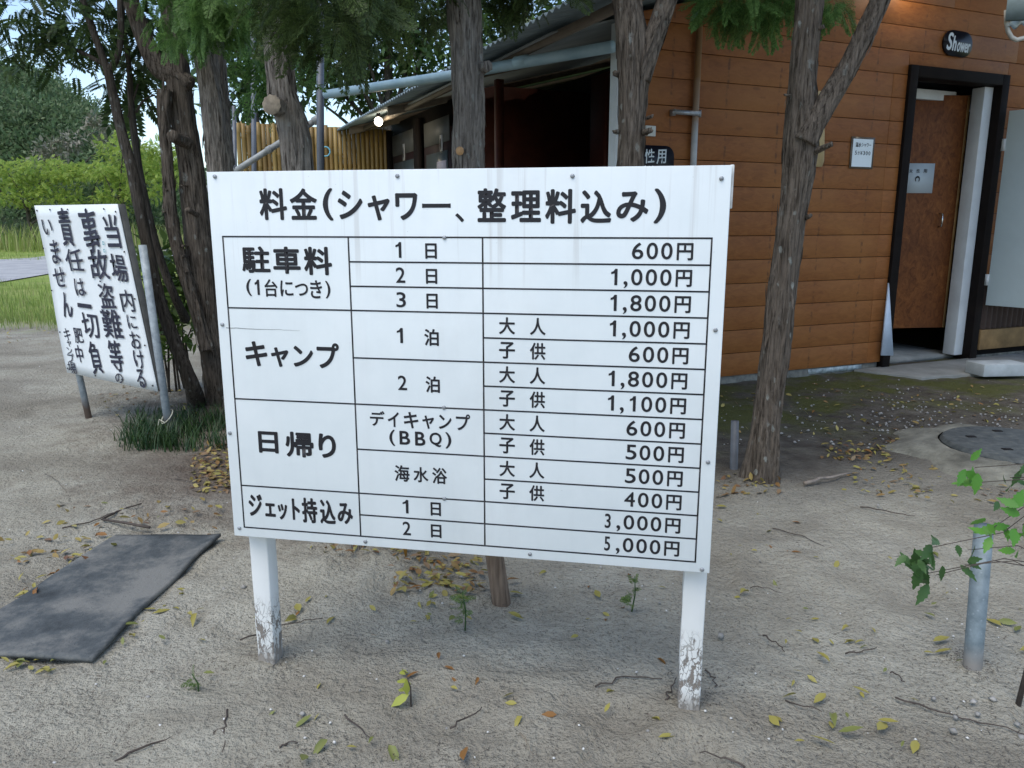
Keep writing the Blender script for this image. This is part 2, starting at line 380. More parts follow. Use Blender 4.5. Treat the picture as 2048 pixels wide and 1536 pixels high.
lvl = k.math('ADD', z, k.math('MULTIPLY', k.math('SUBTRACT', f2, .5), .10))          # paint lost near the ground
th = k.math('ADD', f, k.math('MULTIPLY', k.ramp(lvl, [(.02, 1.0), (.12, .6), (.24, 0.0)]), .24))
crk = k.math('MULTIPLY', k.ramp(k.math('ADD', cr, k.math('MULTIPLY', k.math('SUBTRACT', f, .5), -.25)), [(.02, 1.0), (.06, 0.0)]), k.ramp(lvl, [(.12, 1.0), (.2, 0.0)]))
bare = k.math('MAXIMUM', k.ramp(th, [(.69, 0.0), (.73, 1.0)]), crk)
c = k.mix(bare, k.ramp(f2, [(.3, (.68, .68, .64)), (.7, (.78, .78, .75))]), (.23, .2, .17))
c = k.mix(k.ramp(z, [(.02, .85), (.06, 0.0)]), c, (.3, .27, .235))
k.col(c); k.bump(k.math('SUBTRACT', 1.0, bare), .004, .7); M['post'] = k.m
M['ink'] = plain('black_ink', (.018, .017, .02), .45, .2, 30)
M['screw'] = plain('galvanised', (.32, .33, .34), .45, .25, 60, .5, .6)
M['edgewood'] = plain('weathered_white_wood', (.58, .57, .53), .8, .35, 25)
mid = bw((S0 + S1) / 2, 0)
fb = empty('fee_board', mid, 'large white price board with black table of Japanese camping fees on two peeling posts', 'sign board')
m = MB(); m.obox(bw(S0, Z0, 0), BD * (S1 - S0), BN * .004, ZUP * (Z1 - Z0)); m.build('panel', M['board'], fb, bevel=.0012)
m = MB()                                                     # batten frame behind the sheet, a splintered strip at the upper right
bt = .028
m.obox(bw(S0 + .003, Z0 + .003, -.0045), BD * (S1 - S0 - .006), BN * bt, ZUP * .03)
m.obox(bw(S0 + .003, Z1 - .033, -.0045), BD * (S1 - S0 - .006), BN * bt, ZUP * .032)
m.obox(bw(S0 + .003, Z0 + .033, -.0045), BD * .03, BN * bt, ZUP * (Z1 - Z0 - .066))
m.obox(bw(S1 - .033, Z0 + .033, -.0045), BD * .03, BN * bt, ZUP * (Z1 - Z0 - .066))
m.obox(bw(S1 - .0025, Z1 - .078, -.006), BD * .0075, BN * .02, ZUP * .0795)
m.build('frame', M['edgewood'], fb, bevel=.002)
for s, w in ((bs(482, 1080)[0], .044), (bs(1370, 1150)[0], .046)):
    m = MB(); pz = 22; base = bw(s, -.12, -.034)
    zs = np.linspace(0, Z1 + .07, pz)
    V = []
    for zz_ in zs:
        j = [(random.uniform(-.0012, .0012)) for _ in range(4)]
        V += [base + ZUP * zz_ + BD * j[0], base + BD * (w + j[1]) + ZUP * zz_, base + BD * (w + j[2]) + BN * w + ZUP * zz_, base + BN * w + ZUP * zz_ + BD * j[3]]
    F = [(4 * i + a, 4 * i + (a + 1) % 4, 4 * i + 4 + (a + 1) % 4, 4 * i + 4 + a) for i in range(pz - 1) for a in range(4)] + [(4 * pz - 4, 4 * pz - 3, 4 * pz - 2, 4 * pz - 1)]
    m.add(V, F); m.build('post', M['post'], fb, bevel=.003)
# table
_c = [bs(*p) for p in ((446, 469), (488, 1053), (1423, 481), (1391, 1125))]
ts0, ts1 = (_c[0][0] + _c[1][0]) / 2, (_c[2][0] + _c[3][0]) / 2; tz0, tz1 = (_c[1][1] + _c[3][1]) / 2, (_c[0][1] + _c[2][1]) / 2
c1 = np.mean([bs(698, 476)[0], bs(720, 1070)[0]]); c2 = np.mean([bs(966, 478)[0], bs(969, 1090)[0]]); rh = (tz1 - tz0) / 13
lw = .0031; m = MB()
def hl(s0, s1, z): m.obox(bw(s0 - lw / 2, z - lw / 2, .0002), BD * (s1 - s0 + lw), -BN * .0004, ZUP * lw)
def vl(s, z0, z1): m.obox(bw(s - lw / 2, z0 + lw / 2, .0002), BD * lw, -BN * .0004, ZUP * (z1 - z0 - lw))
hl(ts0, ts1, tz1); hl(ts0, ts1, tz0)
rows = lambda i: tz1 - rh * i
for i in range(1, 13):
    s0 = c2 if i in (4, 6, 8, 10) else (c1 if i in (1, 2, 5, 9, 12) else ts0)
    if i in (3, 7, 11): s0 = ts0
    if i in (5, 9): s0 = c1
    if i in (4, 6, 8, 10): s0 = c2
    hl(s0, ts1, rows(i))
hs = [tz1] + [rows(i) for i in range(1, 13)] + [tz0]
def vruns(s, breaks):
    b = [tz1] + [rows(i) for i in breaks] + [tz0]
    for a, d in zip(b[:-1], b[1:]): vl(s, d, a)
vruns(ts0, (3, 7, 11)); vruns(ts1, range(1, 13)); vruns(c1, (1, 2, 3, 5, 7, 9, 11, 12)); vruns(c2, range(1, 13))
m.build('table_lines', M['ink'], fb)
# words: crop coordinates of the photo (x0, x1, then top and bottom at the left and right end)
K = 540 / 2048
def item(mb, ox, oy, txt, x0, x1, yt0, yb0, yt1=None, yb1=None, off=.018):
    yt1 = yt0 if yt1 is None else yt1; yb1 = yb0 if yb1 is None else yb1
    px = lambda x, y: bs(ox + x * K, oy + y * K)
    s0, za = px(x0, (yt0 + yb0) / 2); s1, zb = px(x1, (yt1 + yb1) / 2)
    zt = (px(x0, yt0)[1] + px(x1, yt1)[1]) / 2; zl = (px(x0, yb0)[1] + px(x1, yb1)[1]) / 2
    put(mb, txt, bw(s0, zl, .0005), BD * (s1 - s0), ZUP * (zt - zl), off)
    return s0, s1, zl, zt
m = MB()
hd = [('料', 298, 508, 62, 304), ('金', 530, 738, 62, 302), ('(', 780, 858, 62, 308), ('シ', 893, 1083, 78, 298), ('ャ', 1120, 1290, 115, 308), ('ワ', 1330, 1500, 98, 305), ('ー', 1533, 1750, 178, 212), ('、', 1785, 1852, 252, 320)]
for t, x0, x1, a, b in hd: item(m, 440, 360, t, x0, x1, a, b, off=.026 if t not in 'ー' else .0)
for t, x0, x1, a, b in [('整', 55, 275, 62, 320), ('理', 310, 540, 78, 320), ('料', 570, 805, 68, 332), ('込', 838, 1075, 76, 328), ('み', 1110, 1355, 85, 318), (')', 1395, 1488, 64, 330)]: item(m, 940, 360, t, x0, x1, a, b, off=.026)
for t, x0, x1, a, b in [('駐', 165, 380, 502, 705), ('車', 402, 610, 505, 712), ('料', 636, 850, 506, 722)]: item(m, 440, 360, t, x0, x1, a, b, off=.03)
for t, x0, x1, a, b in [('(', 200, 240, 750, 880), ('1', 265, 300, 755, 872), ('台', 338, 437, 752, 886), ('に', 458, 556, 762, 882), ('つ', 570, 668, 785, 878), ('き', 685, 775, 760, 898), (')', 800, 838, 765, 898)]: item(m, 440, 360, t, x0, x1, a, b, off=.016)
for t, x0, x1, a, b in [('キ', 193, 360, 1222, 1412), ('ャ', 388, 522, 1268, 1418), ('ン', 556, 708, 1258, 1418), ('プ', 735, 905, 1236, 1430)]: item(m, 440, 360, t, x0, x1, a, b, off=.028)
for t, x0, x1, a, b in [('日', 292, 442, 466, 630), ('帰', 497, 710, 470, 662), ('り', 748, 880, 483, 668)]: item(m, 440, 740, t, x0, x1, a, b, off=.03)
for t, x0, x1, a, b in [('ジ', 218, 322, 940, 1108), ('ェ', 342, 422, 1010, 1112), ('ッ', 440, 512, 1015, 1135), ('ト', 548, 606, 975, 1138), ('持', 622, 738, 970, 1160), ('込', 758, 876, 985, 1168), ('み', 892, 1008, 1008, 1168)]: item(m, 440, 740, t, x0, x1, a, b, off=.026)
for t, x0, x1, a, b in [('デ', 1138, 1250, 310, 424), ('イ', 1273, 1358, 318, 432), ('キ', 1395, 1505, 318, 442), ('ャ', 1535, 1625, 345, 446), ('ン', 1660, 1757, 340, 448), ('プ', 1790, 1898, 335, 458), ('(', 1285, 1328, 452, 574), ('B', 1362, 1442, 462, 566), ('B', 1480, 1558, 468, 574), ('Q', 1590, 1682, 474, 584), (')', 1710, 1755, 472, 596), ('海', 1325, 1438, 722, 845), ('水', 1468, 1580, 736, 852), ('浴', 1610, 1722, 742, 864)]: item(m, 440, 740, t, x0, x1, a, b, off=.02)
for t, x0, x1, a, b in [('1', 1332, 1376, 470, 590), ('2', 1334, 1405, 662, 780), ('3', 1338, 1410, 850, 966), ('1', 1342, 1388, 1122, 1236)]: item(m, 440, 360, t, x0, x1, a, b, off=.01)
for t, x0, x1, a, b in [('日', 1557, 1645, 480, 598), ('日', 1562, 1648, 674, 788), ('日', 1566, 1652, 862, 976), ('泊', 1550, 1660, 1130, 1258)]: item(m, 440, 360, t, x0, x1, a, b, off=.024)
for t, x0, x1, a, b in [('2', 1350, 1418, 42, 152), ('1', 1386, 1430, 984, 1086), ('2', 1386, 1448, 1150, 1252)]: item(m, 440, 740, t, x0, x1, a, b, off=.01)
for t, x0, x1, a, b in [('泊', 1560, 1668, 48, 172), ('日', 1598, 1676, 1004, 1106), ('日', 1600, 1680, 1172, 1272)]: item(m, 440, 740, t, x0, x1, a, b, off=.024)
# price rows share one spacing
px = lambda x, y: bs(940 + x * K, 360 + y * K)
slots = [(1070, 1118), (1165, 1196), (1222, 1308), (1332, 1418), (1442, 1528), (1560, 1684)]
slots = [(px(a, 750)[0], px(b, 760)[0]) for a, b in slots]
zc = lambda i: rows(i + .5)
dh = (px(1260, 690)[1] - px(1260, 815)[1]) / 2
for i, p_ in enumerate(['600', '1,000', '1,800', '1,000', '600', '1,800', '1,100', '600', '500', '500', '400', '3,000', '5,000']):
    zz_ = zc(i) + .0008; chars = list(p_) + ['円']
    for ch, (a, b) in zip(chars[::-1], slots[::-1]):
        if ch == ',': put(m, ch, bw(a, zz_ - dh - .0055, .0005), BD * (b - a), ZUP * .0135, .01)
        elif ch == '円': put(m, ch, bw(a, zz_ - dh - .0015, .0005), BD * (b - a), ZUP * (dh * 2 + .001), .022)
        elif ch == '1': w_ = (b - a) * (.55 if i == 6 and (a, b) == slots[2] else 1); put(m, ch, bw(a + ((b - a) - w_) / 2, zz_ - dh, .0005), BD * w_, ZUP * dh * 2, .012)
        else: put(m, ch, bw(a, zz_ - dh, .0005), BD * (b - a), ZUP * dh * 2, .012)
ka, kb = px(220, 1150)[0], px(342, 1150)[0]; kc, kd_ = px(455, 1150)[0], px(574, 1150)[0]
for i in range(3, 11):
    zz_ = zc(i)
    for ch, a, b in zip('大人' if i % 2 else '子供', (ka, kc), (kb, kd_)):
        put(m, ch, bw(a, zz_ - .0165, .0005), BD * (b - a), ZUP * .0345, .02)
m.build('lettering', M['ink'], fb)
m = MB(); a_, b_ = bs(452, 655), bs(600, 661); n_ = 14                       # hairline crack in the face
V = []
for i in range(n_ + 1):
    t = i / n_; w_ = .0011 * (1 - t) + .0003; j = random.uniform(-.0012, .0012); V += [bw(a_[0] + (b_[0] - a_[0]) * t, a_[1] + (b_[1] - a_[1]) * t + j - w_ / 2, .0004), bw(a_[0] + (b_[0] - a_[0]) * t, a_[1] + (b_[1] - a_[1]) * t + j + w_ / 2, .0004)]
m.add(V, [(2 * i, 2 * i + 2, 2 * i + 3, 2 * i + 1) for i in range(n_)]); m.build('crack', plain('crack_shadow', (.16, .15, .14), .9), fb)
for x, y in [(430, 353), (795, 352), (1145, 352), (1443, 357), (445, 649), (1431, 660), (460, 866), (1416, 924), (479, 1056), (731, 1083), (1060, 1108), (1404, 1139), (889, 475), (888, 815), (889, 997)]:
    s, z_ = bs(x, y); m = MB(); m.tube([bw(s, z_, .0), bw(s, z_, .0022), bw(s, z_, .003)], [.0042, .0042, .002], 10); m.build('screw', M['screw'], fb)

# ------------------------------------------------------------------ handwritten notice on two pipes
NR, NL = G(340, 872), G(178, 838)
nd_ = NL - NR; nd_ /= np.linalg.norm(nd_); NN = np.array([nd_[1], -nd_[0], 0])                 # NN points away or toward; fix below
if NN[1] > 0: NN = -NN                                                                     # towards the viewer
NP = NR + NN * .03
def npnt(x, y): return PL(x, y, NP, NN)
q = [npnt(135, 745), npnt(316, 783), npnt(235, 408), npnt(70, 411)]
nb = empty('notice_board', NR * .5 + NL * .5, 'crooked white board with vertical handwritten Japanese brush text on two pale pipes', 'notice board')
k = NT('notice_white', .5, .3); f = k.noise(k.pos(), 7, 5, .6); k.col(k.ramp(f, [(.3, (.74, .77, .76)), (.7, (.82, .84, .83))])); M['notice'] = k.m
M['greywood'] = plain('grey_batten', (.13, .125, .115), .9, .35, 14, bump=.002)
M['brushink'] = plain('brush_ink', (.03, .03, .05), .6, .3, 20)
def quadgrid(q, n, mth):
    V = []
    for j in range(n + 1):
        for i in range(n + 1):
            a, b = i / n, j / n
            p = q[0] * (1 - a) * (1 - b) + q[1] * a * (1 - b) + q[2] * a * b + q[3] * (1 - a) * b
            V.append(p + NN * mth(a, b))
    F = [(j * (n + 1) + i, j * (n + 1) + i + 1, (j + 1) * (n + 1) + i + 1, (j + 1) * (n + 1) + i) for j in range(n) for i in range(n)]
    return V, F
V, F = quadgrid(q, 16, lambda a, b: .004 * math.sin(b * 7) * (1 - a) + .002)
Vb = [v - NN * .004 for v in V]; nV = len(V)
edge = [i for i in range(17)] + [17 * j + 16 for j in range(1, 17)] + [16 * 17 + i for i in range(15, -1, -1)] + [17 * j for j in range(15, 0, -1)]
m = MB(); m.add(V + Vb, F + [tuple(i + nV for i in reversed(f_)) for f_ in F] + [(edge[i], edge[i] + nV, edge[(i + 1) % len(edge)] + nV, edge[(i + 1) % len(edge)]) for i in range(len(edge))])
m.build('panel', M['notice'], nb)
m = MB(); back = -NN * .034
ux = (q[1] - q[0]) / np.linalg.norm(q[1] - q[0]); uy = (q[2] - q[1]) / np.linalg.norm(q[2] - q[1])
m.obox(q[1] - NN * .008 - ux * .05, ux * .05, back, (q[2] - q[1]))
m.obox(q[0] - NN * .008, ux * .05, back, (q[3] - q[0]))
m.obox(q[0] - NN * .008 + ux * .052, (q[1] - q[0]) - ux * .104, back, uy * .05)
m.obox(q[3] - NN * .008 + ux * .052 - uy * .05, (q[2] - q[3]) - ux * .104, back, uy * .05)
m.build('frame', M['greywood'], nb, bevel=.002)
M['pipe_pale'] = plain('pale_pipe_paint', (.42, .45, .46), .5, .25, 18, .4)
M['rust'] = plain('rusty_pipe', (.13, .075, .045), .85, .4, 30)
k = NT('notice_pipe', .5, .4); z = k.sep(k.pos())[2]; f = k.noise(k.pos(), 30, 5, .65)
c = k.ramp(f, [(.3, (.2, .23, .25)), (.7, (.4, .44, .45))])
c = k.mix(k.ramp(k.math('ADD', z, k.math('MULTIPLY', f, -.09)), [(.02, .9), (.075, 0.0)]), c, (.12, .07, .045)); k.col(c); M['notice_pipe'] = k.m
def npipe(xt, yt, foot, r):
    top = PL(xt, yt, NR, NN); d = foot - top; m = MB(); m.tube([top, top + d * .5, top + d * 1.12], r, 14); return m.build('pole', M['notice_pipe'], nb)
npipe(285, 490, NR, .019); npipe(97, 470, NL, .017)
m = MB()
kk = 280 / 2048
NT_ = [(60, 390, '当', 1220, 550, 210, 500), (60, 390, '場', 1320, 1080, 230, 410), (100, 580, '内', 1150, 165, 190, 320), (100, 580, 'に', 1220, 470, 140, 200), (100, 580, 'お', 1270, 735, 150, 250), (100, 580, 'け', 1325, 1020, 150, 260), (100, 580, 'る', 1350, 1300, 120, 270),
       (60, 390, '事', 900, 550, 250, 620), (60, 390, '故', 1025, 1030, 280, 430), (60, 390, '・', 1048, 1262, 26, 26), (100, 580, '盗', 850, 92, 230, 360), (100, 580, '難', 925, 505, 280, 420), (100, 580, '等', 985, 975, 190, 460), (100, 580, 'の', 1030, 1292, 110, 140),
       (60, 390, '責', 545, 485, 170, 560), (60, 390, '任', 670, 965, 250, 330), (60, 390, 'は', 750, 1350, 150, 250), (100, 580, '一', 525, 232, 200, 62), (100, 580, '切', 612, 530, 240, 350), (100, 580, '負', 685, 1000, 160, 480),
       (60, 390, 'い', 275, 470, 140, 230), (60, 390, 'ま', 392, 840, 130, 340), (60, 390, 'せ', 450, 1210, 180, 280), (100, 580, 'ん', 265, 220, 150, 370),
       (100, 580, '肥', 435, 670, 125, 215), (100, 580, '中', 450, 940, 105, 240), (100, 580, 'キ', 270, 650, 95, 170), (100, 580, 'ャ', 300, 782, 62, 95), (100, 580, 'ン', 305, 890, 75, 100), (100, 580, 'プ', 325, 995, 95, 130), (100, 580, '場', 345, 1140, 120, 165)]
dwn = (q[0] - q[3] + q[1] - q[2]); dwn /= np.linalg.norm(dwn)
for ox, oy, ch, cx_, cy_, w_, h_ in NT_:
    c0 = npnt(ox + cx_ * kk, oy + cy_ * kk)
    wl = np.linalg.norm(npnt(ox + (cx_ + w_ / 2) * kk, oy + cy_ * kk) - npnt(ox + (cx_ - w_ / 2) * kk, oy + cy_ * kk))
    hl_ = np.linalg.norm(npnt(ox + cx_ * kk, oy + (cy_ + h_ / 2) * kk) - npnt(ox + cx_ * kk, oy + (cy_ - h_ / 2) * kk))
    tilt = random.uniform(-.06, .06); ex = ux * math.cos(tilt) - dwn * math.sin(tilt) * .5; 
    put(m, ch, c0 - ex * wl / 2 + dwn * hl_ / 2 + NN * .0078, ex * wl, -dwn * hl_, .013 if h_ > 230 else .009, .05)
m.build('lettering', M['brushink'], nb)
for a, b in [(.03, .03), (.35, .02), (.65, .03), (.97, .03), (.02, .25), (.02, .5), (.02, .75), (.03, .97), (.2, .975), (.42, .975), (.64, .975), (.85, .975), (.975, .96), (.975, .75), (.98, .5), (.98, .25)]:
    p = q[0] * (1 - a) * (1 - b) + q[1] * a * (1 - b) + q[2] * a * b + q[3] * (1 - a) * b + NN * .006
    m = MB(); m.tube([p, p + NN * .003], .0045, 6); m.build('nail', M['ink'], nb)
m = MB()                                                     # two small stamped marks
for x, y in ((1105, 700), (1120, 810)):
    a = npnt(60 + (x - 20) * kk, 390 + (y + 28) * kk) + NN * .0079
    for o_, e1_, e2_ in ((0, ux * .014, -dwn * .003), (-dwn * .014, ux * .014, -dwn * .003), (-dwn * .003, ux * .003, -dwn * .011), (ux * .011 - dwn * .003, ux * .003, -dwn * .011)): m.add([a + o_, a + o_ + e1_, a + o_ + e1_ + e2_, a + o_ + e2_], [(0, 1, 2, 3)])
m.build('stamp_mark', plain('teal_ink', (.05, .3, .34), .6), nb)
pt = PL(334, 833, NR, NN)
m = MB(); pts = [pt + np.array([.028 * math.cos(t), .028 * math.sin(t), .03 * math.sin(t + .6)]) for t in np.linspace(0, 11, 34)]
pts += [pt + np.array([-.03, -.02, -.01]), pt + np.array([-.04, -.03, -.06]), pt + np.array([-.03, -.03, -.12])]
m.tube(pts, .0028, 6); o = m.build('cord', plain('pale_cord', (.5, .48, .38), .8), None, True); tag(o, 'pale cord knotted low round the near pipe of the handwritten notice', 'cord')

# ------------------------------------------------------------------ shower building
bld = empty('shower_building', B(1.5, 1.0, 0), 'orange brown timber shower building with sloping corrugated roof and dark open porch', 'building')
k = NT('cedar_planks', .55, .25); P = k.co('Object')
isl = k.isl()
g = k.mapv(P, (.12, 1, 1)); g.node.inputs['Rotation'].default_value = (0, 0, -math.atan2(E1[1], E1[0]))
g2 = k.n('ShaderNodeMapping'); k.l(g, g2.inputs[0]); g2.inputs['Scale'].default_value = (.16, 1, 1)
cmb = k.n('ShaderNodeCombineXYZ'); s_ = k.sep(g2.outputs[0])
k.l(k.math('ADD', s_[0], k.math('MULTIPLY', isl, 37.0)), cmb.inputs[0]); k.l(s_[1], cmb.inputs[1]); k.l(s_[2], cmb.inputs[2])
gr = k.noise(cmb.outputs[0], 34, 6, .6, 1.2); gl = k.noise(k.co('Object'), 2.3, 4)
c = k.ramp(gr, [(.25, (.18, .063, .017)), (.5, (.25, .090, .024)), (.75, (.305, .118, .034))])
c = k.mix(k.math('MULTIPLY', isl, .28), c, (.2, .062, .013)); c = k.mix(k.ramp(gl, [(.42, 0.0), (.7, .35)]), c, (.38, .165, .045))
kn = k.vor(k.mapv(k.co('Object'), (2.2, 2.2, 7)), 1.0); kn2 = k.ramp(k.math('ADD', kn, k.math('MULTIPLY', gr, .05)), [(.085, 1.0), (.12, 0.0)]); c = k.mix(k.math('MULTIPLY', kn2, .45), c, (.12, .04, .012))
# nail rows on the studs, each nail with a dark weep below it
lp = k.sep(k.pos())
un = k.math('ADD', k.math('MULTIPLY', k.math('SUBTRACT', lp[0], float(BC[0])), float(E1[0])), k.math('MULTIPLY', k.math('SUBTRACT', lp[1], float(BC[1])), float(E1[1])))
us = k.math('SUBTRACT', k.math('MODULO', k.math('ADD', un, k.math('ADD', 10.0, k.math('MULTIPLY', isl, .012))), .405), .2); zz0 = k.math('MODULO', k.math('ADD', lp[2], 10.0), .1525)
wp = k.math('MULTIPLY', k.math('LESS_THAN', k.math('ABSOLUTE', us), k.math('ADD', .004, k.math('MULTIPLY', gl, .008))), k.ramp(k.noise(k.co('Object'), 26, 3), [(.46, 0.0), (.62, .6)]))
c = k.mix(wp, c, (.07, .032, .016)); k.col(c); k.bump(gr, .003, .25); M['plank'] = k.m
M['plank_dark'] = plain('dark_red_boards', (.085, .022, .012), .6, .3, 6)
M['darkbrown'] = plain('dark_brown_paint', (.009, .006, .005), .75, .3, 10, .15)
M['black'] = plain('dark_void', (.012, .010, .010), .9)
M['whitepaint'] = plain('white_paint', (.6, .62, .62), .55, .1, 6)
M['conc'] = plain('concrete', (.235, .235, .215), .9, .28, 5, bump=.004)
k = NT('osb', .6, .25); f = k.noise(k.mapv(k.co('Object'), (1, 1, .6)), 22, 5, .7, 1.5); f2 = k.noise(k.co('Object'), 3, 3)
c = k.ramp(f, [(.3, (.09, .028, .009)), (.55, (.20, .068, .019)), (.75, (.30, .12, .035))]); c = k.mix(k.ramp(f2, [(.4, 0.0), (.7, .5)]), c, (.09, .03, .012)); k.col(c); M['osb'] = k.m
M['roofmetal'] = plain('corrugated_sheet', (.2, .25, .27), .6, .25, 5, .35)
M['yellowwood'] = plain('pale_timber', (.36, .21, .08), .7, .25, 9)
ROOF = lambda u: 2.205 + .257 * u
# openings from the photo
uDL, _ = FW(1757, 700); uDR, _ = FW(1941, 720); _, zTop = FW(1805, 130)
uDL2 = FW(1773, 735)[0]
PH = .1525; UE = 5.2; wt = .022
m = MB(); row = 0; z = .055
while z < 3.4:
    h = PH - .0035
    runs = ((0.0, UE),)
    if z < zTop - .04: runs = ((0.0, uDL), (uDR, UE)) if z > .62 else ((0.0, uDL),)
    if z < zTop - .04 and z + h > zTop + .01: m.box8([B(uDL + .001, -wt, zTop + .002), B(uDR - .001, -wt, zTop + .002), B(uDR - .001, 0, zTop + .002), B(uDL + .001, 0, zTop + .002), B(uDL + .001, -wt, z + h), B(uDR - .001, -wt, z + h), B(uDR - .001, 0, z + h), B(uDL + .001, 0, z + h)])
    for a, b in runs:
        cuts = [a] + ([2.09] if (b == uDL and row % 1 == 0 and z < 1.9) else []) + ([1.9 + .7 * (row % 3)] if b == UE and a == 0 else []) + [b]
        uc = (z + h - 2.205) / .257
        if a + .02 < uc < b - .02: cuts = sorted(cuts + [uc])
        for x0, x1 in zip(cuts[:-1], cuts[1:]):
            za, zb = min(z + h, ROOF(x0)), min(z + h, ROOF(x1))
            if max(za, zb) < z + .01: continue
            if za <= z:                           # board meets the roof partway
                x0 = (z + .012 - 2.205) / .257; za = z + .012
            j = random.uniform(-.001, .001)
            m.box8([B(x0 + .001, -wt + j, z), B(x1 - .001, -wt + j, z), B(x1 - .001, 0, z), B(x0 + .001, 0, z), B(x0 + .001, -wt + j, za), B(x1 - .001, -wt + j, zb), B(x1 - .001, 0, zb), B(x0 + .001, 0, za)])
    z += PH; row += 1
m.build('wall', M['plank'], bld, bevel=.0015)
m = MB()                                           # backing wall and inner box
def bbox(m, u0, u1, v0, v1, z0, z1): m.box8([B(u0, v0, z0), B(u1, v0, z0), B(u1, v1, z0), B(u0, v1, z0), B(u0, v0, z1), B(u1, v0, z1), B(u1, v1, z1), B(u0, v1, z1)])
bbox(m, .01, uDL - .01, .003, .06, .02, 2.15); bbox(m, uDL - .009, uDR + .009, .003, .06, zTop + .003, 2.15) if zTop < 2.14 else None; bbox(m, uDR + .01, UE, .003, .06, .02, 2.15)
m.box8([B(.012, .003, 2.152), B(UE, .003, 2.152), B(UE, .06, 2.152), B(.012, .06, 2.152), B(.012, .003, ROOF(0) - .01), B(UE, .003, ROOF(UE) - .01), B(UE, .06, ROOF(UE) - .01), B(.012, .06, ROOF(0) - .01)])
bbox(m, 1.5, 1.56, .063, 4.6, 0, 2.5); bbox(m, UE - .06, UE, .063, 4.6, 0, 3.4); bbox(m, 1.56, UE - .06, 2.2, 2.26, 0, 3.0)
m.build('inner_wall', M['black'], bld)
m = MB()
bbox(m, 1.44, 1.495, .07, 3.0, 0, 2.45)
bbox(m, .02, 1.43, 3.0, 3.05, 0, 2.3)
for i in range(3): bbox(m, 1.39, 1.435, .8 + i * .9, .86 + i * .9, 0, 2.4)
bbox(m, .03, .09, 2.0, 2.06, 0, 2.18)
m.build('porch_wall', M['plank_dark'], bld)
m = MB(); bbox(m, 1.37, 1.435, .35, .72, .62, 1.55); m.build('porch_panel', plain('pale_panel', (.2, .17, .14), .6), bld)
m = MB(); bbox(m, -.062, -.003, -.03, .05, .02, 2.16); bbox(m, -.002, .035, -.034, -.0235, .02, 2.18); m.build('corner_trim', M['whitepaint'], bld, bevel=.002)
m = MB(); bbox(m, .0, uDL - .02, -.012, .05, -.05, .05); bbox(m, uDR + .03, UE, .0, .05, -.05, .03); m.build('foundation', plain('grey_foundation', (.17, .165, .14), .9, .5, 16), bld)
m = MB(); bbox(m, 1.55, 2.05, -.016, -.0125, .012, .046); m.build('painted_patch', plain('flaking_pale_paint', (.38, .44, .45), .85, .6, 22), bld)
# roof: corrugated sheet, ridges run down the slope
nv = 360; vs = np.linspace(-.9, 5.3, nv); V = []; 
for t, dz in ((0, .05), (1, .044)):
    for v_ in vs:
        w_ = .011 * math.sin(v_ * 2 * math.pi / .076)
        V += [B(-.62, v_, ROOF(-.62) + dz + w_), B(UE + .3, v_, ROOF(UE + .3) + dz + w_)]
n2 = nv * 2
F = [(2 * i, 2 * i + 1, 2 * i + 3, 2 * i + 2) for i in range(nv - 1)] + [(n2 + 2 * i, n2 + 2 * i + 2, n2 + 2 * i + 3, n2 + 2 * i + 1) for i in range(nv - 1)] + [(2 * i, 2 * i + 2, n2 + 2 * i + 2, n2 + 2 * i) for i in range(nv - 1)] + [(0, n2, n2 + 1, 1), (n2 - 2, n2 - 1, 2 * n2 - 1, 2 * n2 - 2)]
roof = npmesh('roof', V, [np.array(F)], M['roofmetal'], bld)
m = MB()
def slopebox(m, u0, u1, v0, v1, d0, d1): m.box8([B(u0, v0, ROOF(u0) + d0), B(u1, v0, ROOF(u1) + d0), B(u1, v1, ROOF(u1) + d0), B(u0, v1, ROOF(u0) + d0), B(u0, v0, ROOF(u0) + d1), B(u1, v0, ROOF(u1) + d1), B(u1, v1, ROOF(u1) + d1), B(u0, v1, ROOF(u0) + d1)])
for v_ in (-.84, 1.4, 3.2, 4.9): slopebox(m, -.55, UE, v_, v_ + .045, -.05, .03)
m.build('rafter', plain('rafter_timber', (.13, .105, .075), .8, .25, 9), bld)
m = MB(); bbox(m, -.40, -.36, -.83, 5.2, ROOF(-.40) - .04, ROOF(-.40) + .0); m.build('purlin', plain('grey_timber', (.16, .13, .10), .85), bld)
m = MB(); slopebox(m, -.44, 1.4, .05, 2.95, -.012, -.004); m.build('soffit', plain('grey_soffit', (.24, .26, .26), .8, .15, 5), bld)
# doorway
m = MB(); fw = .075
bbox(m, uDL, uDL + fw, -.045, .09, 0, zTop); bbox(m, uDR - fw, uDR, -.045, .09, 0, zTop); bbox(m, uDL + fw, uDR - fw, -.045, .09, zTop - .075, zTop)
m.build('door_frame', M['darkbrown'], bld, bevel=.003)
m = MB(); bbox(m, uDR - fw - .095, uDR - fw - .003, .02, .12, .04, zTop - .08); bbox(m, uDL + fw + .002, uDR - fw - .13, .22, .27, zTop - .16, zTop - .09); m.build('jamb', M['whitepaint'], bld, bevel=.003)
dr_ = empty('door', B(uDL + .1, .35, 0), None, None); dr_.parent = bld; dr_.location = [float(c) for c in (B(uDL + .1, .35, 0) - np.array(bld.location))]
m = MB()
o_ = B(uDL + fw + .02, .38, .24); da = E1 * .93 - E2 * .26; da /= np.linalg.norm(da); db = np.cross(ZUP, da)
DW = (uDR - uDL) - 2 * fw - .06
m.obox(o_, da * DW, db * .035, ZUP * 1.74); m.build('door_leaf', M['osb'], dr_, bevel=.002)
m = MB(); m.obox(o_ + da * (DW + .001), da * .02, db * .04, ZUP * 1.74); m.build('door_edge', M['yellowwood'], dr_)
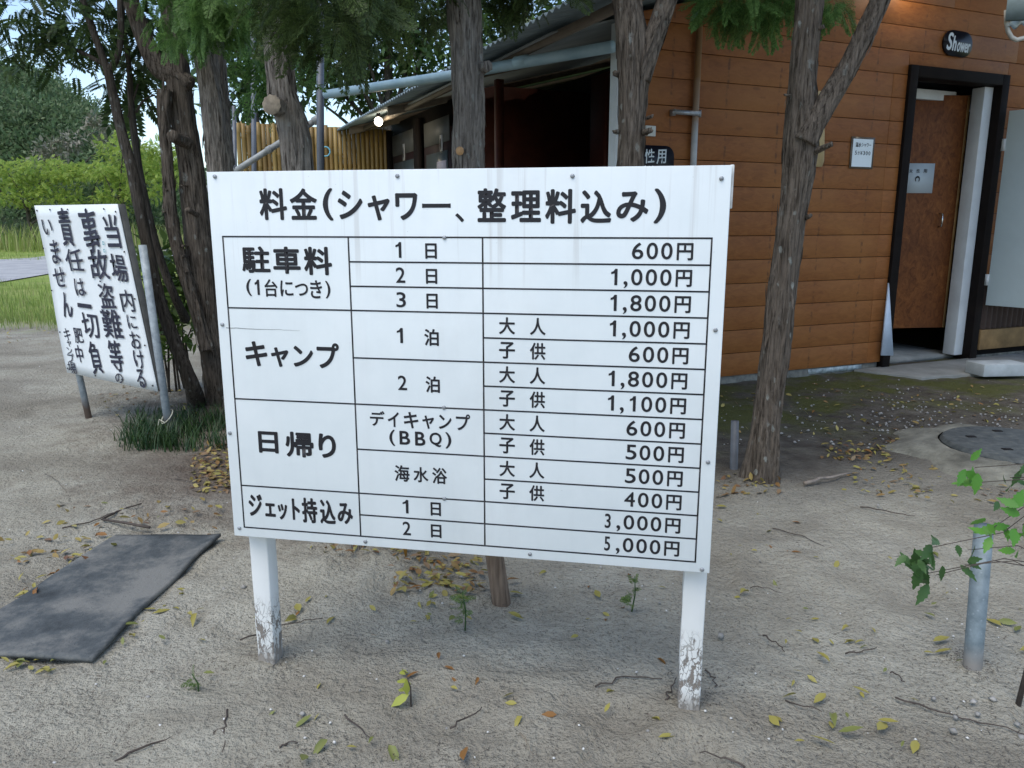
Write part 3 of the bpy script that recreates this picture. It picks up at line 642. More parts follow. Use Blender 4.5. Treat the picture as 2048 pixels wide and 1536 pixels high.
hp = o_ + da * (DW - .13) - db * .004 + ZUP * .78
m = MB(); m.tube([hp, hp - db * .03 + ZUP * .005, hp - db * .036 + ZUP * .05, hp - db * .03 + ZUP * .095, hp + ZUP * .1], .007, 8); m.build('handle', plain('steel', (.6, .6, .58), .25, .1, 10, .5, 1.0), dr_, True)
m = MB(); bbox(m, uDL + .02, uDR - .02, .095, 2.19, .0, .035); m.build('floor', M['conc'], bld)
m = MB(); bbox(m, 1.58, UE - .1, .2, 2.18, 2.16, 2.165); m.build('ceiling', plain('pale_ceiling', (.3, .34, .36), .6), bld)
# white shutter standing open, hinged on the right side of the frame
hs_ = B(uDR - .005, -.055, 0); sdir = np.array([.60, -.80, 0.0]); sn = np.array([.8, .6, 0])
zb_ = PL(1957, 610, hs_, np.array([0, 1, 0]))[2]; zt_ = PL(1993, 222, hs_, np.array([0, 1, 0]))[2]
sh = empty('shutter', B(uDR, -.05, zb_), None, None); sh.parent = bld; sh.location = [float(c) for c in (B(uDR, -.05, zb_) - np.array(bld.location))]
m = MB(); m.obox(hs_ + ZUP * zb_ + sdir * .012, sdir * .85, sn * .03, ZUP * (zt_ - zb_)); m.build('shutter_panel', plain('shutter_paint', (.52, .6, .61), .5, .06, 3), sh, bevel=.003)
for zz_ in (zb_ + .15, zt_ - .28):
    m = MB(); m.obox(hs_ + ZUP * zz_ - sdir * .014, sdir * .03, -sn * .004, ZUP * .085); m.build('hinge', M['whitepaint'], sh)
# lower right: corrugated skirting and sill beam
V = []; us_ = np.linspace(uDR + .01, UE, 240)
for u_ in us_:
    w_ = .014 * math.sin(u_ * 2 * math.pi / .06); V += [B(u_, -.03 + w_, .24), B(u_, -.03 + w_, .62)]
npmesh('skirting', V, [np.array([(2 * i, 2 * i + 2, 2 * i + 3, 2 * i + 1) for i in range(239)])], plain('brown_corrugated', (.05, .03, .022), .6), bld)
m = MB(); bbox(m, uDR + .012, UE, -.05, -.001, .08, .235); m.build('sill_beam', plain('raw_beam', (.21, .13, .055), .8, .3, 9), bld, bevel=.004)
# rear wing with two doors
m = MB(); bbox(m, .02, .06, 3.06, 5.25, 0, ROOF(0) - .03); bbox(m, .06, 1.5, 5.2, 5.25, 0, 2.2); m.build('wing_wall', M['darkbrown'], bld)
k = NT('frosted', .35, .4); k.col((.06, .075, .075)); M['frosted'] = k.m
def wx(x): # pixel column -> v on the wing wall plane u = 0
    p = PL(x, 300, B(0, 0, 0), E1) - BC; return float(np.dot(p, E2))
def wz(x, y): return float(PL(x, y, B(0, 0, 0), E1)[2])
M['wingdoor'] = plain('brown_door', (.028, .014, .012), .5, .25, 8)
M['steel_strip'] = plain('door_strip', (.4, .38, .36), .4, .2, 10)
for (xa, xb, sx_, sy0, sy1, hz, lit) in ((836, 788, 812, 288, 322, 1, 1), (905, 852, 888, 270, 307, 0, 0)):
    va, vb = wx(xa), wx(xb); d_ = empty('wing_door', B(-.01, (va + vb) / 2, 0), None, None); d_.parent = bld; d_.location = [float(c) for c in (B(-.01, (va + vb) / 2, 0) - np.array(bld.location))]
    m = MB(); bbox(m, -.018, .018, va, vb, .02, 1.93); m.build('door_leaf', M['wingdoor'], d_)
    m = MB(); bbox(m, -.03, -.0185, va + .07, vb - .1, 1.36, 1.72); m.build('window', M['frosted'], d_)
    m = MB(); bbox(m, -.024, -.0185, va + .02, vb - .02, 1.80, 2.03); m.build('transom', plain('pale_transom', (.07, .07, .065), .6), d_)
    vc = wx(sx_); m = MB(); z0_, z1_ = wz(sx_, sy1), wz(sx_, sy0); bbox(m, -.03, -.019, vc - .035, vc + .035, z0_, z1_); m.build('handle_plate', M['steel_strip'], d_)
    m = MB(); 
    pts_ = [B(-.034, vc + .017 * math.cos(t), (z0_ + z1_) / 2 + (z1_ - z0_) * .33 * math.sin(t)) for t in np.linspace(0, 2 * math.pi, 14)[:-1]]
    m.add(pts_, [tuple(range(13))]); m.build('handle_slot', M['black'], d_)
m = MB(); bbox(m, -.06, .0, wx(848), wx(838), 0, 2.1); bbox(m, -.06, .0, wx(786), wx(781), 0, 2.1); m.build('wing_post', M['darkbrown'], bld)
# notice on the wing door
v0_ = wx(890); m = MB(); bbox(m, -.036, -.032, wx(899), wx(880), wz(890, 345), wz(890, 322)); o = m.build('paper_notice', plain('mauve_paper', (.42, .37, .4), .7), None); tag(o, 'small grey paper taped low on the brown toilet door beside the trunk', 'notice')
# pale gutter pipe over the porch
pa, pb = D(1226, 93, 4.62), D(652, 189, 6.32)
k = NT('pipe_blue', .4, .45); f = k.noise(k.pos(), 6, 5); k.col(k.ramp(f, [(.3, (.24, .36, .42)), (.7, (.37, .5, .55))])); M['pipe_blue'] = k.m
m = MB(); m.tube([pa, (pa + pb) / 2 - ZUP * .012, pb], .033, 18); m.tube([pa + (pb - pa) * .235, pa + (pb - pa) * .27], .037, 18)
tag(m.build('gutter_pipe', M['pipe_blue'], None, False), 'long pale blue plastic gutter pipe running from the porch corner to a pole', 'pipe')
# conduit on the wall
u1_, z1_ = FW(1399, 30, -.05); u2_, z2_ = FW(1385, 345, -.05); u3_, z3_ = FW(1370, 900, -.05)
k = NT('conduit', .5, .4); z = k.sep(k.pos())[2]; f = k.noise(k.pos(), 14, 4); c = k.ramp(f, [(.3, (.34, .35, .35)), (.7, (.5, .5, .49))])
c = k.mix(k.ramp(k.math('ADD', k.math('MULTIPLY', z, .5), k.math('MULTIPLY', f, .12)), [(.84, 0.0), (.89, .75), (.98, .85), (1.05, .97)]), c, (.24, .13, .05)); k.col(c); M['conduit'] = k.m
cdt = empty('conduit', B(u2_, -.05, 0), 'thin vertical conduit half rusty with a bracket on the orange planks', 'conduit')
m = MB(); m.tube([B(u2_ - .02, -.055, .1), B(u2_, -.055, 1.2), B(u1_, -.055, 2.36)], .019, 14); m.build('pipe', M['conduit'], cdt)
ub, zb2 = FW(1389, 228, -.05); m = MB(); bbox(m, ub - .16, ub + .022, -.082, -.076, zb2 - .013, zb2 + .013); bbox(m, ub - .16, ub - .15, -.075, -.024, zb2 - .018, zb2 + .018); bbox(m, ub + .02, ub + .026, -.082, -.024, zb2 - .02, zb2 + .02); m.build('bracket', M['screw'], cdt)
# signs on the wall
def wallsign(name, label, cat, pxc, w, h, matl, thick=.014, round_=.5, tilt=0.0):
    u, z = FW(*pxc, -.03); rt = empty(name, B(u, -.03, z), label, cat); ca, sa = math.cos(tilt), math.sin(tilt)
    ex = E1 * ca + ZUP * sa; ez = -E1 * sa + ZUP * ca; r = round_ * min(w, h); pts = []
    for cx_, cz_, a0 in ((w / 2 - r, h / 2 - r, 0), (-w / 2 + r, h / 2 - r, 90), (-w / 2 + r, -h / 2 + r, 180), (w / 2 - r, -h / 2 + r, 270)):
        for t in np.linspace(0, 90, 9 if r > 1e-4 else 1): pts.append((cx_ + r * math.cos(R(a0 + t)), cz_ + r * math.sin(R(a0 + t))))
    n = len(pts); o = B(u, -.026, z); m = MB()
    V = [o + ex * a + ez * b for a, b in pts] + [o + ex * a + ez * b - E2 * thick for a, b in pts]
    m.add(V, [tuple(range(n)), tuple(range(2 * n - 1, n - 1, -1))] + [(i, i + n, (i + 1) % n + n, (i + 1) % n) for i in range(n)])
    m.build('board', matl, rt)
    return rt, (lambda a, b: o + ex * a + ez * b - E2 * (thick + .0012)), ex, ez
M['signblack'] = plain('black_lacquer', (.008, .008, .014), .35, .3, 10); M['signwhite'] = plain('white_letters', (.62, .68, .7), .5, .05)
rt, at, ex, ez = wallsign('shower_sign', 'small black oval plaque reading Shower above the doorway', 'sign', (1914, 88), .285, .165, M['signblack'], tilt=R(-1))
m = MB(); put(m, 'S', at(-.115, -.05), ex * .05, ez * .115 + ex * .015, .02); put(m, 'h', at(-.058, -.05), ex * .036, ez * .098 + ex * .01, .02); put(m, 'ower', at(-.014, -.052), ex * .13, ez * .062 + ex * .008, .02)
m.build('lettering', M['signwhite'], rt)
u, z = FW(1311, 322, -.03)
rt, at, ex, ez = wallsign('mens_sign', 'black rounded plaque with white Japanese writing half hidden behind the forked trunk', 'sign', (1302, 326), .31, .2, M['signblack'], round_=.3)
m = MB(); 
for i, ch in enumerate('男性用'): put(m, ch, at(-.135 + i * .083, -.005), ex * .068, ez * .082, .012, .04)
for i, ch in enumerate('女性は反対'): put(m, ch, at(-.125 + i * .05, -.068), ex * .043, ez * .05, .012, .04)
m.build('lettering', M['signwhite'], rt)
M['paper'] = plain('paper_white', (.78, .84, .85), .5, .04, 4); M['sleeve'] = plain('clear_sleeve', (.16, .13, .1), .25, .1, 10, .5)
rt, at, ex, ez = wallsign('price_notice', 'white laminated sheet offering hot showers for 300 yen on the planks', 'notice', (1725, 306), .212, .205, M['sleeve'], .002, 0)
m = MB(); o = at(-.09, -.09); m.add([o, o + ex * .18, o + ex * .18 + ez * .18, o + ez * .18], [(0, 1, 2, 3)]); m.build('sheet', M['paper'], rt)
m = MB(); o = at(0, 0) - E2 * .001
put(m, '温水', at(-.068, .037) - E2 * .001, ex * .05, ez * .03, .02); put(m, 'シャワー', at(-.014, .039) - E2 * .001, ex * .086, ez * .026, .015)
for i, ch in enumerate('5分¥300'): put(m, ch, at(-.068 + i * .0245, -.013) - E2 * .001, ex * .017, ez * .026, .008)
m.build('lettering', M['ink'], rt)
# sheet on the inner door
dz_ = o_ + da * .035 - db * .0015 + ZUP * .92
rt = empty('door_notice', dz_, 'grey paper sheet with three characters and small face symbol on the inner chipboard door', 'notice')
def dd(a, b, d=0): return o_ + da * a + ZUP * b - db * (.003 + d)
def ipx(x, y): p = PL(x, y, o_, db) - o_; return float(np.dot(p, da)), float(p[2])
a0, b0 = ipx(1799, 386); a1, b1 = ipx(1870, 327)
m = MB(); m.obox(dd(a0, b0, -.0025), da * (a1 - a0), -db * .0015, ZUP * (b1 - b0)); m.build('sheet', plain('grey_paper', (.5, .55, .57), .6, .06, 4), rt)
m = MB(); w_ = a1 - a0; h_ = b1 - b0
for i, ch in enumerate('女性用'): put(m, ch, dd(a0 + w_ * (.22 + .22 * i), b0 + h_ * .68, .0015), da * w_ * .11, ZUP * h_ * .13, .012)
cxy = (a0 + w_ * .5, b0 + h_ * .47); V = []; n = 14
for i in range(n):
    t = R(-50) + R(280) * i / (n - 1); V += [dd(cxy[0] + w_ * .075 * math.cos(t), cxy[1] + h_ * .11 * math.sin(t), .0015), dd(cxy[0] + w_ * .045 * math.cos(t), cxy[1] - h_ * .015 + h_ * .06 * math.sin(t), .0015)]
m.add(V, [(2 * i, 2 * i + 1, 2 * i + 3, 2 * i + 2) for i in range(n - 1)]); m.build('lettering', M['ink'], rt)
# switch plate, wooden plaque
u, z = FW(1301, 262, -.03); m = MB(); bbox(m, u - .035, u + .035, -.034, -.0235, z - .03, z + .03); tag(m.build('switch_plate', plain('ivory_plate', (.6, .6, .55), .4), None, bevel=.003), 'small ivory switch plate on the planks behind a trunk stub', 'switch plate')
pq = [FW(p[0] + 4, p[1] - 4, -.03) for p in ((1622, 338), (1637, 338), (1641, 325), (1642, 262), (1648, 215), (1641, 200), (1633, 186), (1620, 190), (1606, 212), (1602, 338))]
m = MB(); n = len(pq); V = [B(a, -.024, b) for a, b in pq] + [B(a, -.045, b) for a, b in pq]; m.add(V, [tuple(range(n)), tuple(range(2 * n - 1, n - 1, -1))] + [(i, i + n, (i + 1) % n + n, (i + 1) % n) for i in range(n)])
tag(m.build('wooden_plaque', plain('cream_slab', (.55, .41, .21), .6, .15, 8), None), 'pale cut wooden slab hung on the planks behind the forked trunk', 'plaque')
# leaning pale board at the left jamb
u0_, _ = FW(1766, 700, -.03); a = B(uDL + .09, .02, .05)
m = MB(); q0, q1, q2 = D(1763, 711, 5.50), D(1787, 711, 5.52), D(1778, 566, 5.53); m.add([q0, q1, q2, q0 + E2 * .012, q1 + E2 * .012, q2 + E2 * .012], [(0, 1, 2), (5, 4, 3), (0, 3, 4, 1), (1, 4, 5, 2), (2, 5, 3, 0)])
tag(m.build('leaning_panel', plain('blue_white_panel', (.5, .58, .68), .5), None), 'narrow tapering bluish white panel leaning inside the left door jamb', 'panel')
# apron and block
ap = [G(1560, 772), G(1880, 790), G(2110, 735), G(2110, 700), G(1755, 735)]
ap = [B(uDL - .25, -.02, 0), B(uDL - .05, -.42, 0), B(uDR + .3, -.6, 0), B(UE, -.5, 0), B(UE, -.02, 0)]
m = MB(); n = len(ap); m.add([p + ZUP * .018 for p in ap] + [p - ZUP * .05 for p in ap], [tuple(range(n))] + [(i, i + n, (i + 1) % n + n, (i + 1) % n) for i in range(n)]); tag(m.build('concrete_apron', M['conc'], None, bevel=.006), 'worn grey concrete apron in front of the shower doorway', kind='structure')
bk = D(1968, 742, 5.2); bk[2] = .019; m = MB(); m.obox(bk, np.array([.33, .03, 0]), np.array([-.03, .17, 0]), ZUP * .085); tag(m.build('concrete_block', plain('pale_block', (.42, .45, .45), .85, .15, 12), None, bevel=.004), 'pale concrete block lying on the apron right of the doorway', 'block')
# canopy corner and hose at the upper right
m = MB(); V = []
for i in range(60):
    w_ = .012 * math.sin(i * 1.05); p = D(2012 + i * 4, 57 - i * .5, 4.6); p = p + ZUP * w_; V += [p, p + np.array([.58, .9, .3])]
m.add(V, [(2 * i, 2 * i + 2, 2 * i + 3, 2 * i + 1) for i in range(59)]); p = D(2010, 40, 4.58); m.obox(p, np.array([.75, .0, .02]), np.array([.02, .03, 0]), ZUP * .12)
tag(m.build('side_canopy', plain('grey_green_sheet', (.17, .22, .22), .6, .3, 6), None), 'grey green corrugated canopy corner above the open white shutter', 'canopy')
hz_ = [D(x, y, 4.62) for x, y in ((2013, 20), (2013, 45), (2016, 62), (2023, 75), (2033, 80), (2048, 76), (2075, 66))]
m = MB(); m.tube(hz_, .0125, 10); tag(m.build('drain_hose', plain('cream_hose', (.42, .41, .36), .5), None, True), 'cream drain hose looping under the canopy corner', 'hose')

# lamps that are lit in the photograph
def bulb(name, p, label, energy, r):
    rt = empty(name, p, label, 'lamp'); m = MB(); n = 10
    m.tube([p + ZUP * (r * 1.9), p + ZUP * (r * 1.1)], r * .5, 10); m.build('socket', M['black'], rt)
    V = []; 
    for i in range(9):
        a = math.pi * i / 8
        for j in range(12): V.append(p + np.array([r * math.sin(a) * math.cos(j * math.pi / 6), r * math.sin(a) * math.sin(j * math.pi / 6), r * math.cos(a)]))
    F = [(12 * i + j, 12 * i + (j + 1) % 12, 12 * i + 12 + (j + 1) % 12, 12 * i + 12 + j) for i in range(8) for j in range(12)]
    k = NT('bulb_glow', .4); k.col((.9, .88, .8)); k.b.inputs['Emission Color'].default_value = (1, .9, .74, 1); k.b.inputs['Emission Strength'].default_value = 9
    npmesh('bulb', V, [np.array(F)], k.m, rt, True)
    l = bpy.data.lights.new('bulb_light', 'POINT'); l.energy = energy; l.color = (1, .84, .6); l.shadow_soft_size = r * 1.05
    lo_ = link(bpy.data.objects.new('bulb_light', l), rt); lo_.location = (0, 0, -r * 1.6)
bulb('porch_lamp', D(757, 243, 8.1), 'round lit bulb under the eave beside the bamboo fence', 2.2, .042)
bulb('wall_lamp', B(FW(1800, -50)[0], -.17, FW(1800, -50)[1]), 'warm round lamp high on the orange planks near the doorway', .7, .05)
# bamboo fence
k = NT('bamboo', .4, .35); z = k.sep(k.co('Object')); f = k.noise(k.mapv(k.co('Object'), (1, 1, .2)), 9, 4)
c = k.ramp(k.isl(), [(0, (.19, .12, .035)), (.5, (.27, .175, .05)), (1, (.34, .235, .075))]); c = k.mix(k.ramp(f, [(.4, 0.0), (.75, .55)]), c, (.17, .09, .025)); k.col(c); M['bamboo'] = k.m
fA, fB = D(783, 258, 9.55), D(470, 245, 8.95)
bf = empty('bamboo_fence', np.array([(fA[0] + fB[0]) / 2, (fA[1] + fB[1]) / 2, 0]), 'tall golden bamboo cane screen beside the toilet doors', 'fence')
nb_ = 33; m = MB()
for i in range(nb_):
    t = (i + .5) / nb_; p = fA + (fB - fA) * t; r = np.linalg.norm(fB - fA) / nb_ / 2 * random.uniform(.97, 1.03); top = p[2] + random.uniform(-.015, .015)
    nodes = []; rr = []; z = 0.0; zn = random.uniform(.05, .3)
    while z < top:
        nodes += [z]; rr += [r]
        z += .04
    zs_ = [0.0]; rs_ = [r]; zz_ = zn
    while zz_ < top - .05:
        for d, q_ in ((-.014, 1), (-.004, 1.09), (.004, 1.09), (.014, 1)): zs_.append(zz_ + d); rs_.append(r * q_)
        zz_ += random.uniform(.24, .34)
    zs_.append(top); rs_.append(r)
    m.tube([(p[0], p[1], a) for a in zs_], rs_, 10)
m.build('canes', M['bamboo'], bf, True)
q_ = np.array([0, .06, 0])
for z_ in (1.7, .6): m = MB(); m.tube([fA * [1, 1, 0] + q_ + ZUP * z_, fB * [1, 1, 0] + q_ + ZUP * z_], .025, 8); m.build('rail', M['bamboo'], bf)
p = D(651, 303, 8.88); m = MB(); m.tube([p + np.array([.05 * math.cos(t), 0, .05 * math.sin(t)]) for t in np.linspace(0, 6.3, 24)], .008, 8); tag(m.build('ring_marker', plain('teal_ring', (.15, .4, .5), .5), None, True), 'small teal ring hanging on the bamboo screen beside the thick grey pole', 'ring')
# steel poles
M['poleg'] = plain('grey_pole', (.12, .13, .145), .5, .2, 10, .4, .3)
def pole(x0, y0, x1, y1, Y, r, label, mat=None):
    a, b = D(x0, y0, Y), D(x1, y1, Y); d = b - a; b = a + d * ((-.05 - a[2]) / d[2]); m = MB(); m.tube([a, b], r, 14)
    o = m.build('steel_pole', mat or M['poleg'], None); tag(o, label, 'pole', 'grey steel poles behind the fee board'); return o
pole(640, -60, 641, 340, 6.35, .029, 'tall thick grey pole carrying the end of the pale blue pipe')
pole(506, 60, 508, 310, 7.8, .024, 'dark grey pole between the pale stubbed trunk and the twin trunks, before the bamboo')
pole(468, 212, 470, 335, 7.9, .02, 'thin pole standing at the far edge of the bamboo screen')
a, b = D(455, 352, 6.4), D(632, 240, 6.4); m = MB(); m.tube([a + (a - b) * .5, b], .024, 12); m.tube([b - (b - a) * .03, b + (b - a) * .05], .032, 12); m.tube([a + (b - a) * .45, a + (b - a) * .5], .03, 10)
tag(m.build('brace_pipe', plain('pale_brace', (.34, .35, .34), .55, .25, 12), None), 'slanting grey pipe tied across the poles in front of the bamboo', 'pipe')

# ------------------------------------------------------------------ trees
def spline(pts, n):
    """Catmull-Rom through (x, y, z, r)"""
    P = np.array(pts, float); out = []
    for i in range(len(P) - 1):
        p0, p1, p2, p3 = P[max(i - 1, 0)], P[i], P[i + 1], P[min(i + 2, len(P) - 1)]
        L = np.linalg.norm(p2[:3] - p1[:3]); m_ = max(2, int(L / n))
        for t in np.arange(m_) / m_:
            out.append(.5 * ((2 * p1) + (-p0 + p2) * t + (2 * p0 - 5 * p1 + 4 * p2 - p3) * t * t + (-p0 + 3 * p1 - 3 * p2 + p3) * t ** 3))
    out.append(P[-1]); return np.array(out)
def limb(pts, ridge=.006, seg=44, step=.016, seed=0.0, flare=0):
    """bark covered limb; pts (x,y,z,r)"""
    S = spline(pts, step); n = len(S); V = np.zeros((n, seg, 3))
    tg = np.gradient(S[:, :3], axis=0); tg /= np.linalg.norm(tg, axis=1, keepdims=True)
    ref = np.cross(tg[0], [0.31, .95, .05]); ref /= np.linalg.norm(ref); L = 0
    for i in range(n):
        ref = ref - tg[i] * np.dot(ref, tg[i]); ref /= np.linalg.norm(ref); bi = np.cross(tg[i], ref)
        if i: L += np.linalg.norm(S[i, :3] - S[i - 1, :3])
        r = S[i, 3] * .94
        for k_ in range(seg):
            a = 2 * math.pi * k_ / seg; ca, sa = math.cos(a), math.sin(a)
            tw = a + .5 * mnoise.noise((L * 1.5, seed, 1))
            x_, y_ = math.cos(tw), math.sin(tw)
            h = mnoise.noise((x_ * r * 75, y_ * r * 75, L * 5 + seed)); h = -abs(h) * 2.2 + .5
            h2 = mnoise.noise((x_ * r * 30 + 5, y_ * r * 30, L * 2.5 + seed)); h3 = mnoise.noise((x_ * 1.3, y_ * 1.3, L * 4 + seed))
            rr = r + ridge * (h + .8 * h2) + r * (.10 * h3 + .10 * max(0, mnoise.noise((x_ * 2.2, y_ * 2.2, L * 9 + seed * 2)) - .25))
            if flare: rr += r * flare * math.exp(-L / .13) * (1 + .75 * math.cos(5 * a + seed) + .3 * math.cos(3 * a))
            V[i, k_] = S[i, :3] + (ref * ca + bi * sa) * rr
    ii = np.arange(n - 1)[:, None] * seg; kk_ = np.arange(seg)[None]; k2 = (kk_ + 1) % seg
    F = np.stack([ii + kk_, ii + k2, ii + seg + k2, ii + seg + kk_], -1).reshape(-1, 4)
    V = V.reshape(-1, 3); c0, c1_ = len(V), len(V) + 1
    V = np.concatenate([V, S[:1, :3], S[-1:, :3]])
    T = np.array([(c0, (j + 1) % seg, j) for j in range(seg)] + [(c1_, (n - 1) * seg + j, (n - 1) * seg + (j + 1) % seg) for j in range(seg)])
    return V, [F, T]
def pxl(rows_, Y, dY=0.0):
    """rows (x, y, width px[, Y]) -> world path with radius"""
    out = []
    for i, r_ in enumerate(rows_):
        yy = r_[3] if len(r_) > 3 else Y
        p = D(r_[0], r_[1], yy); out.append((*p, r_[2] / FPX * yy / 2))
    return out
def stub(p, d, r, L):
    d = np.asarray(d, float); d /= np.linalg.norm(d); p = np.asarray(p)
    return limb([(*(p), r * 1.25), (*(p + d * L * .4), r * 1.02), (*(p + d * L), r)], .004, 26, .012, random.random() * 50), p + d * L, d, r
def cutface(mb, c, d, r):
    d = Vector(list(d)); a = d.orthogonal().normalized(); b = d.cross(a); c = Vector([float(x) for x in c]); V = []
    for q_, dz in ((1.0, .001), (.9, .0035), (.0, .0045)):
        for i in range(20): V.append(tuple(c + (a * math.cos(i * math.pi / 10) + b * math.sin(i * math.pi / 10)) * r * q_ * (1 + .06 * math.sin(3 * i)) + d * dz))
    mb.add(V, [(20 * j + i, 20 * j + (i + 1) % 20, 20 * j + 20 + (i + 1) % 20, 20 * j + 20 + i) for j in range(2) for i in range(20)])
# --- leaf shapes
def frond_mesh(pairs, sub, wid=.010, seed=1):
    rs = np.random.default_rng(seed); V = []; F = []
    def blade(p, d, n, L, w):
        s_ = np.cross(n, d); b = len(V); e = p + d * L
        V.extend([p - s_ * w * .4, p + d * L * .55 - s_ * w, e, p + d * L * .55 + s_ * w]); V[b] = p; F.append((b, b + 1, b + 2, b + 3))
    n = np.array([0, 0, 1.0]); drop = lambda t: np.array([t, 0, -.22 * t * t])
    for i in range(pairs):
        t = .08 + .92 * i / pairs; p = drop(t); L = .40 * (1 - t) ** .75 + .06
        for sgn in (-1, 1):
            a = R(48 + rs.normal() * 7) * sgn; d = np.array([math.cos(a), math.sin(a), rs.normal() * .12 - .1]); d /= np.linalg.norm(d)
            blade(p, d, n, L, wid * .9)
            for j in range(sub):
                tt = .2 + .75 * j / sub; pp = p + d * L * tt; l2 = L * .36 * (1 - tt) + .035
                for s2 in (-1, 1):
                    a2 = a + R(38) * s2; d2 = np.array([math.cos(a2), math.sin(a2), d[2] + rs.normal() * .2 - .12]); d2 /= np.linalg.norm(d2); blade(pp, d2, n, l2, wid)
    blade(np.zeros(3), np.array([1, 0, -.15]), n, 1.0, wid * .8)
    return np.array(V), [np.array(F)]
FR_HI = frond_mesh(13, 5, .011, 1); FR_LO = frond_mesh(8, 2, .026, 2)
def leafshape(fold=.15, droop=.12, w=.24):
    V = np.array([(0, 0, 0), (.28, w * .8, fold * w), (.6, w * .85, fold * w - droop * .3), (1, 0, -droop), (.6, -w * .85, fold * w - droop * .3), (.28, -w * .8, fold * w), (.28, 0, 0), (.6, 0, -droop * .35)])
    return V, [np.array([(6, 7, 2, 1), (6, 5, 4, 7)]), np.array([(0, 6, 1), (0, 5, 6), (7, 3, 2), (7, 4, 3)])]
LEAF = leafshape(); LEAF_FLAT = (np.array([(0, 0, 0), (.45, .22, .03), (1, 0, -.06), (.45, -.22, .03)]), [np.array([(0, 3, 2, 1)])])
def pinnate_mesh(n=9, seed=3):
    lv, lf = LEAF_FLAT; parts = []; rs = np.random.default_rng(seed)
    for i in range(n):
        t = .15 + .8 * i / n
        for s_ in (-1, 1):
            a = R(62) * s_; L = .30 * (1 - .5 * abs(t - .45)); ca, sa = math.cos(a), math.sin(a)
            Rm = np.array([[ca, -sa, 0], [sa, ca, 0], [0, 0, 1]]) * L; parts.append((lv @ Rm.T + [t, 0, -.15 * t * t], lf))
    parts.append((lv * [.3, .3, .3] + [.9, 0, -.14], lf))
    w = .008; parts.append((np.array([(0, -w, 0), (.95, -w * .4, -.14), (.95, w * .4, -.14), (0, w, 0)]), [np.array([(0, 1, 2, 3)])]))
    return merge(parts)
PINN = pinnate_mesh()
def clump(shape, c, rad, N, size, out=.6, up=-.15, squash=(1, 1, .8), jit=.35):
    """leaves or sprays filling a clump, mostly pointing outwards"""
    d = rand_dirs(N); rr = rng.random(N) ** .45; P = np.asarray(c) + d * np.asarray(squash) * (rad * rr)[:, None]
    dirs = d * out + rng.normal(size=(N, 3)) * jit + np.array([0, 0, up]); sc = size * (1 + rng.normal(size=N) * .22).clip(.5, 1.6)
    return scatter(*shape, frames(N, P, dirs, sc, roll=np.array([0, 0, 1.0]) + rng.normal(size=(N, 3)) * .45))
def strips(V0, F0, N, size):
    q = F0[0][rng.integers(0, len(F0[0]), N)]; a, b, c, d = (V0[q[:, i]] for i in range(4))
    P = (a + c) / 2; ax = (d - a); ax[ax[:, 2] < 0] *= -1; nr = np.cross(b - a, d - a); ctr = P - V0.mean(0); 
    nr /= np.linalg.norm(nr, axis=1, keepdims=True) + 1e-9; sg = -1 if rng.random() < 0 else 1
    ax /= np.linalg.norm(ax, axis=1, keepdims=True) + 1e-9; flip = np.where(rng.random(N) < .5, -1, 1)[:, None]
    T = frames(N, P + nr * .0015, ax * flip + nr * (.02 + .14 * rng.random((N, 1)) ** 2), size * (.4 + rng.random(N)), roll=nr)
    return scatter(np.array([(-.2, -.07, -.01), (.4, -.1, .015), (1, -.02, .02), (1, .03, .02), (.4, .1, .015), (-.2, .06, -.01)]), [np.array([(0, 1, 4, 5), (1, 2, 3, 4)])], T)
def tree(name, label, cat, limbs, crownparts, bmat, cmat, group=None, cuts=None, extra=None):
    base = np.array(limbs[0][0][0]) if limbs else np.zeros(3)
    V0, F0 = merge([l for l in limbs]); lowest = V0[np.argmin(V0[:, 2])]
    rt = empty(name, (lowest[0], lowest[1], 0), label, cat, group)
    if name == 'conifer_tree': V0, F0 = merge([(V0, F0)] + [strips(l[0], l[1], int(len(l[0]) * .035), .055) for l in limbs if len(l[0]) > 1500])
    npmesh('trunk', V0, F0, bmat, rt, True)
    if crownparts:
        V1, F1 = merge(crownparts); npmesh('crown', V1, F1, cmat, rt)
    return rt
TG = 'trees standing behind the fee board'
# pale trunk with sawn stubs, left of the middle
Y = 2.42
l1 = limb(pxl([(716, 1125, 84, 2.36), (708, 1075, 72, 2.37), (680, 950, 66, 2.4), (632, 640, 64), (600, 380, 63), (590, 270, 62), (566, 180, 52), (552, 80, 50), (541, -40, 50), (530, -240, 46), (528, -520, 36)], Y), .007, seed=1.0, flare=.4)
s1 = stub(D(570, 222, 2.42), D(531, 204, 2.30) - D(570, 222, 2.42), .028, .085); s2 = stub(D(548, 36, 2.42), D(512, 27, 2.33) - D(548, 36, 2.42), .015, .06)
cl = [clump(FR_LO, D(560 + x_, y_, 2.5 + dy_), .34, 70, .24) for x_, y_, dy_ in ((-120, -420, .2), (60, -380, -.1), (150, -480, .4), (-30, -560, 0), (0, -330, .5), (-200, -560, .3), (200, -620, .1))]
cl += [clump(FR_HI, D(655, -18, 2.0), .13, 60, .13), clump(FR_HI, D(610, -40, 2.1), .12, 40, .13), clump(FR_HI, D(720, -40, 2.2), .16, 60, .14)]
t_ = tree('conifer_tree', 'pale grey barked leaning conifer trunk with two sawn branch stubs left of the middle', 'tree', [l1, s1[0], s2[0]], cl, M['bark_pale'], M['frond_dark'], TG)
for q_ in (s1, s2): m = MB(); cutface(m, q_[1], q_[2], q_[3]); m.build('cut_end', M['cutwood_grey'], t_)
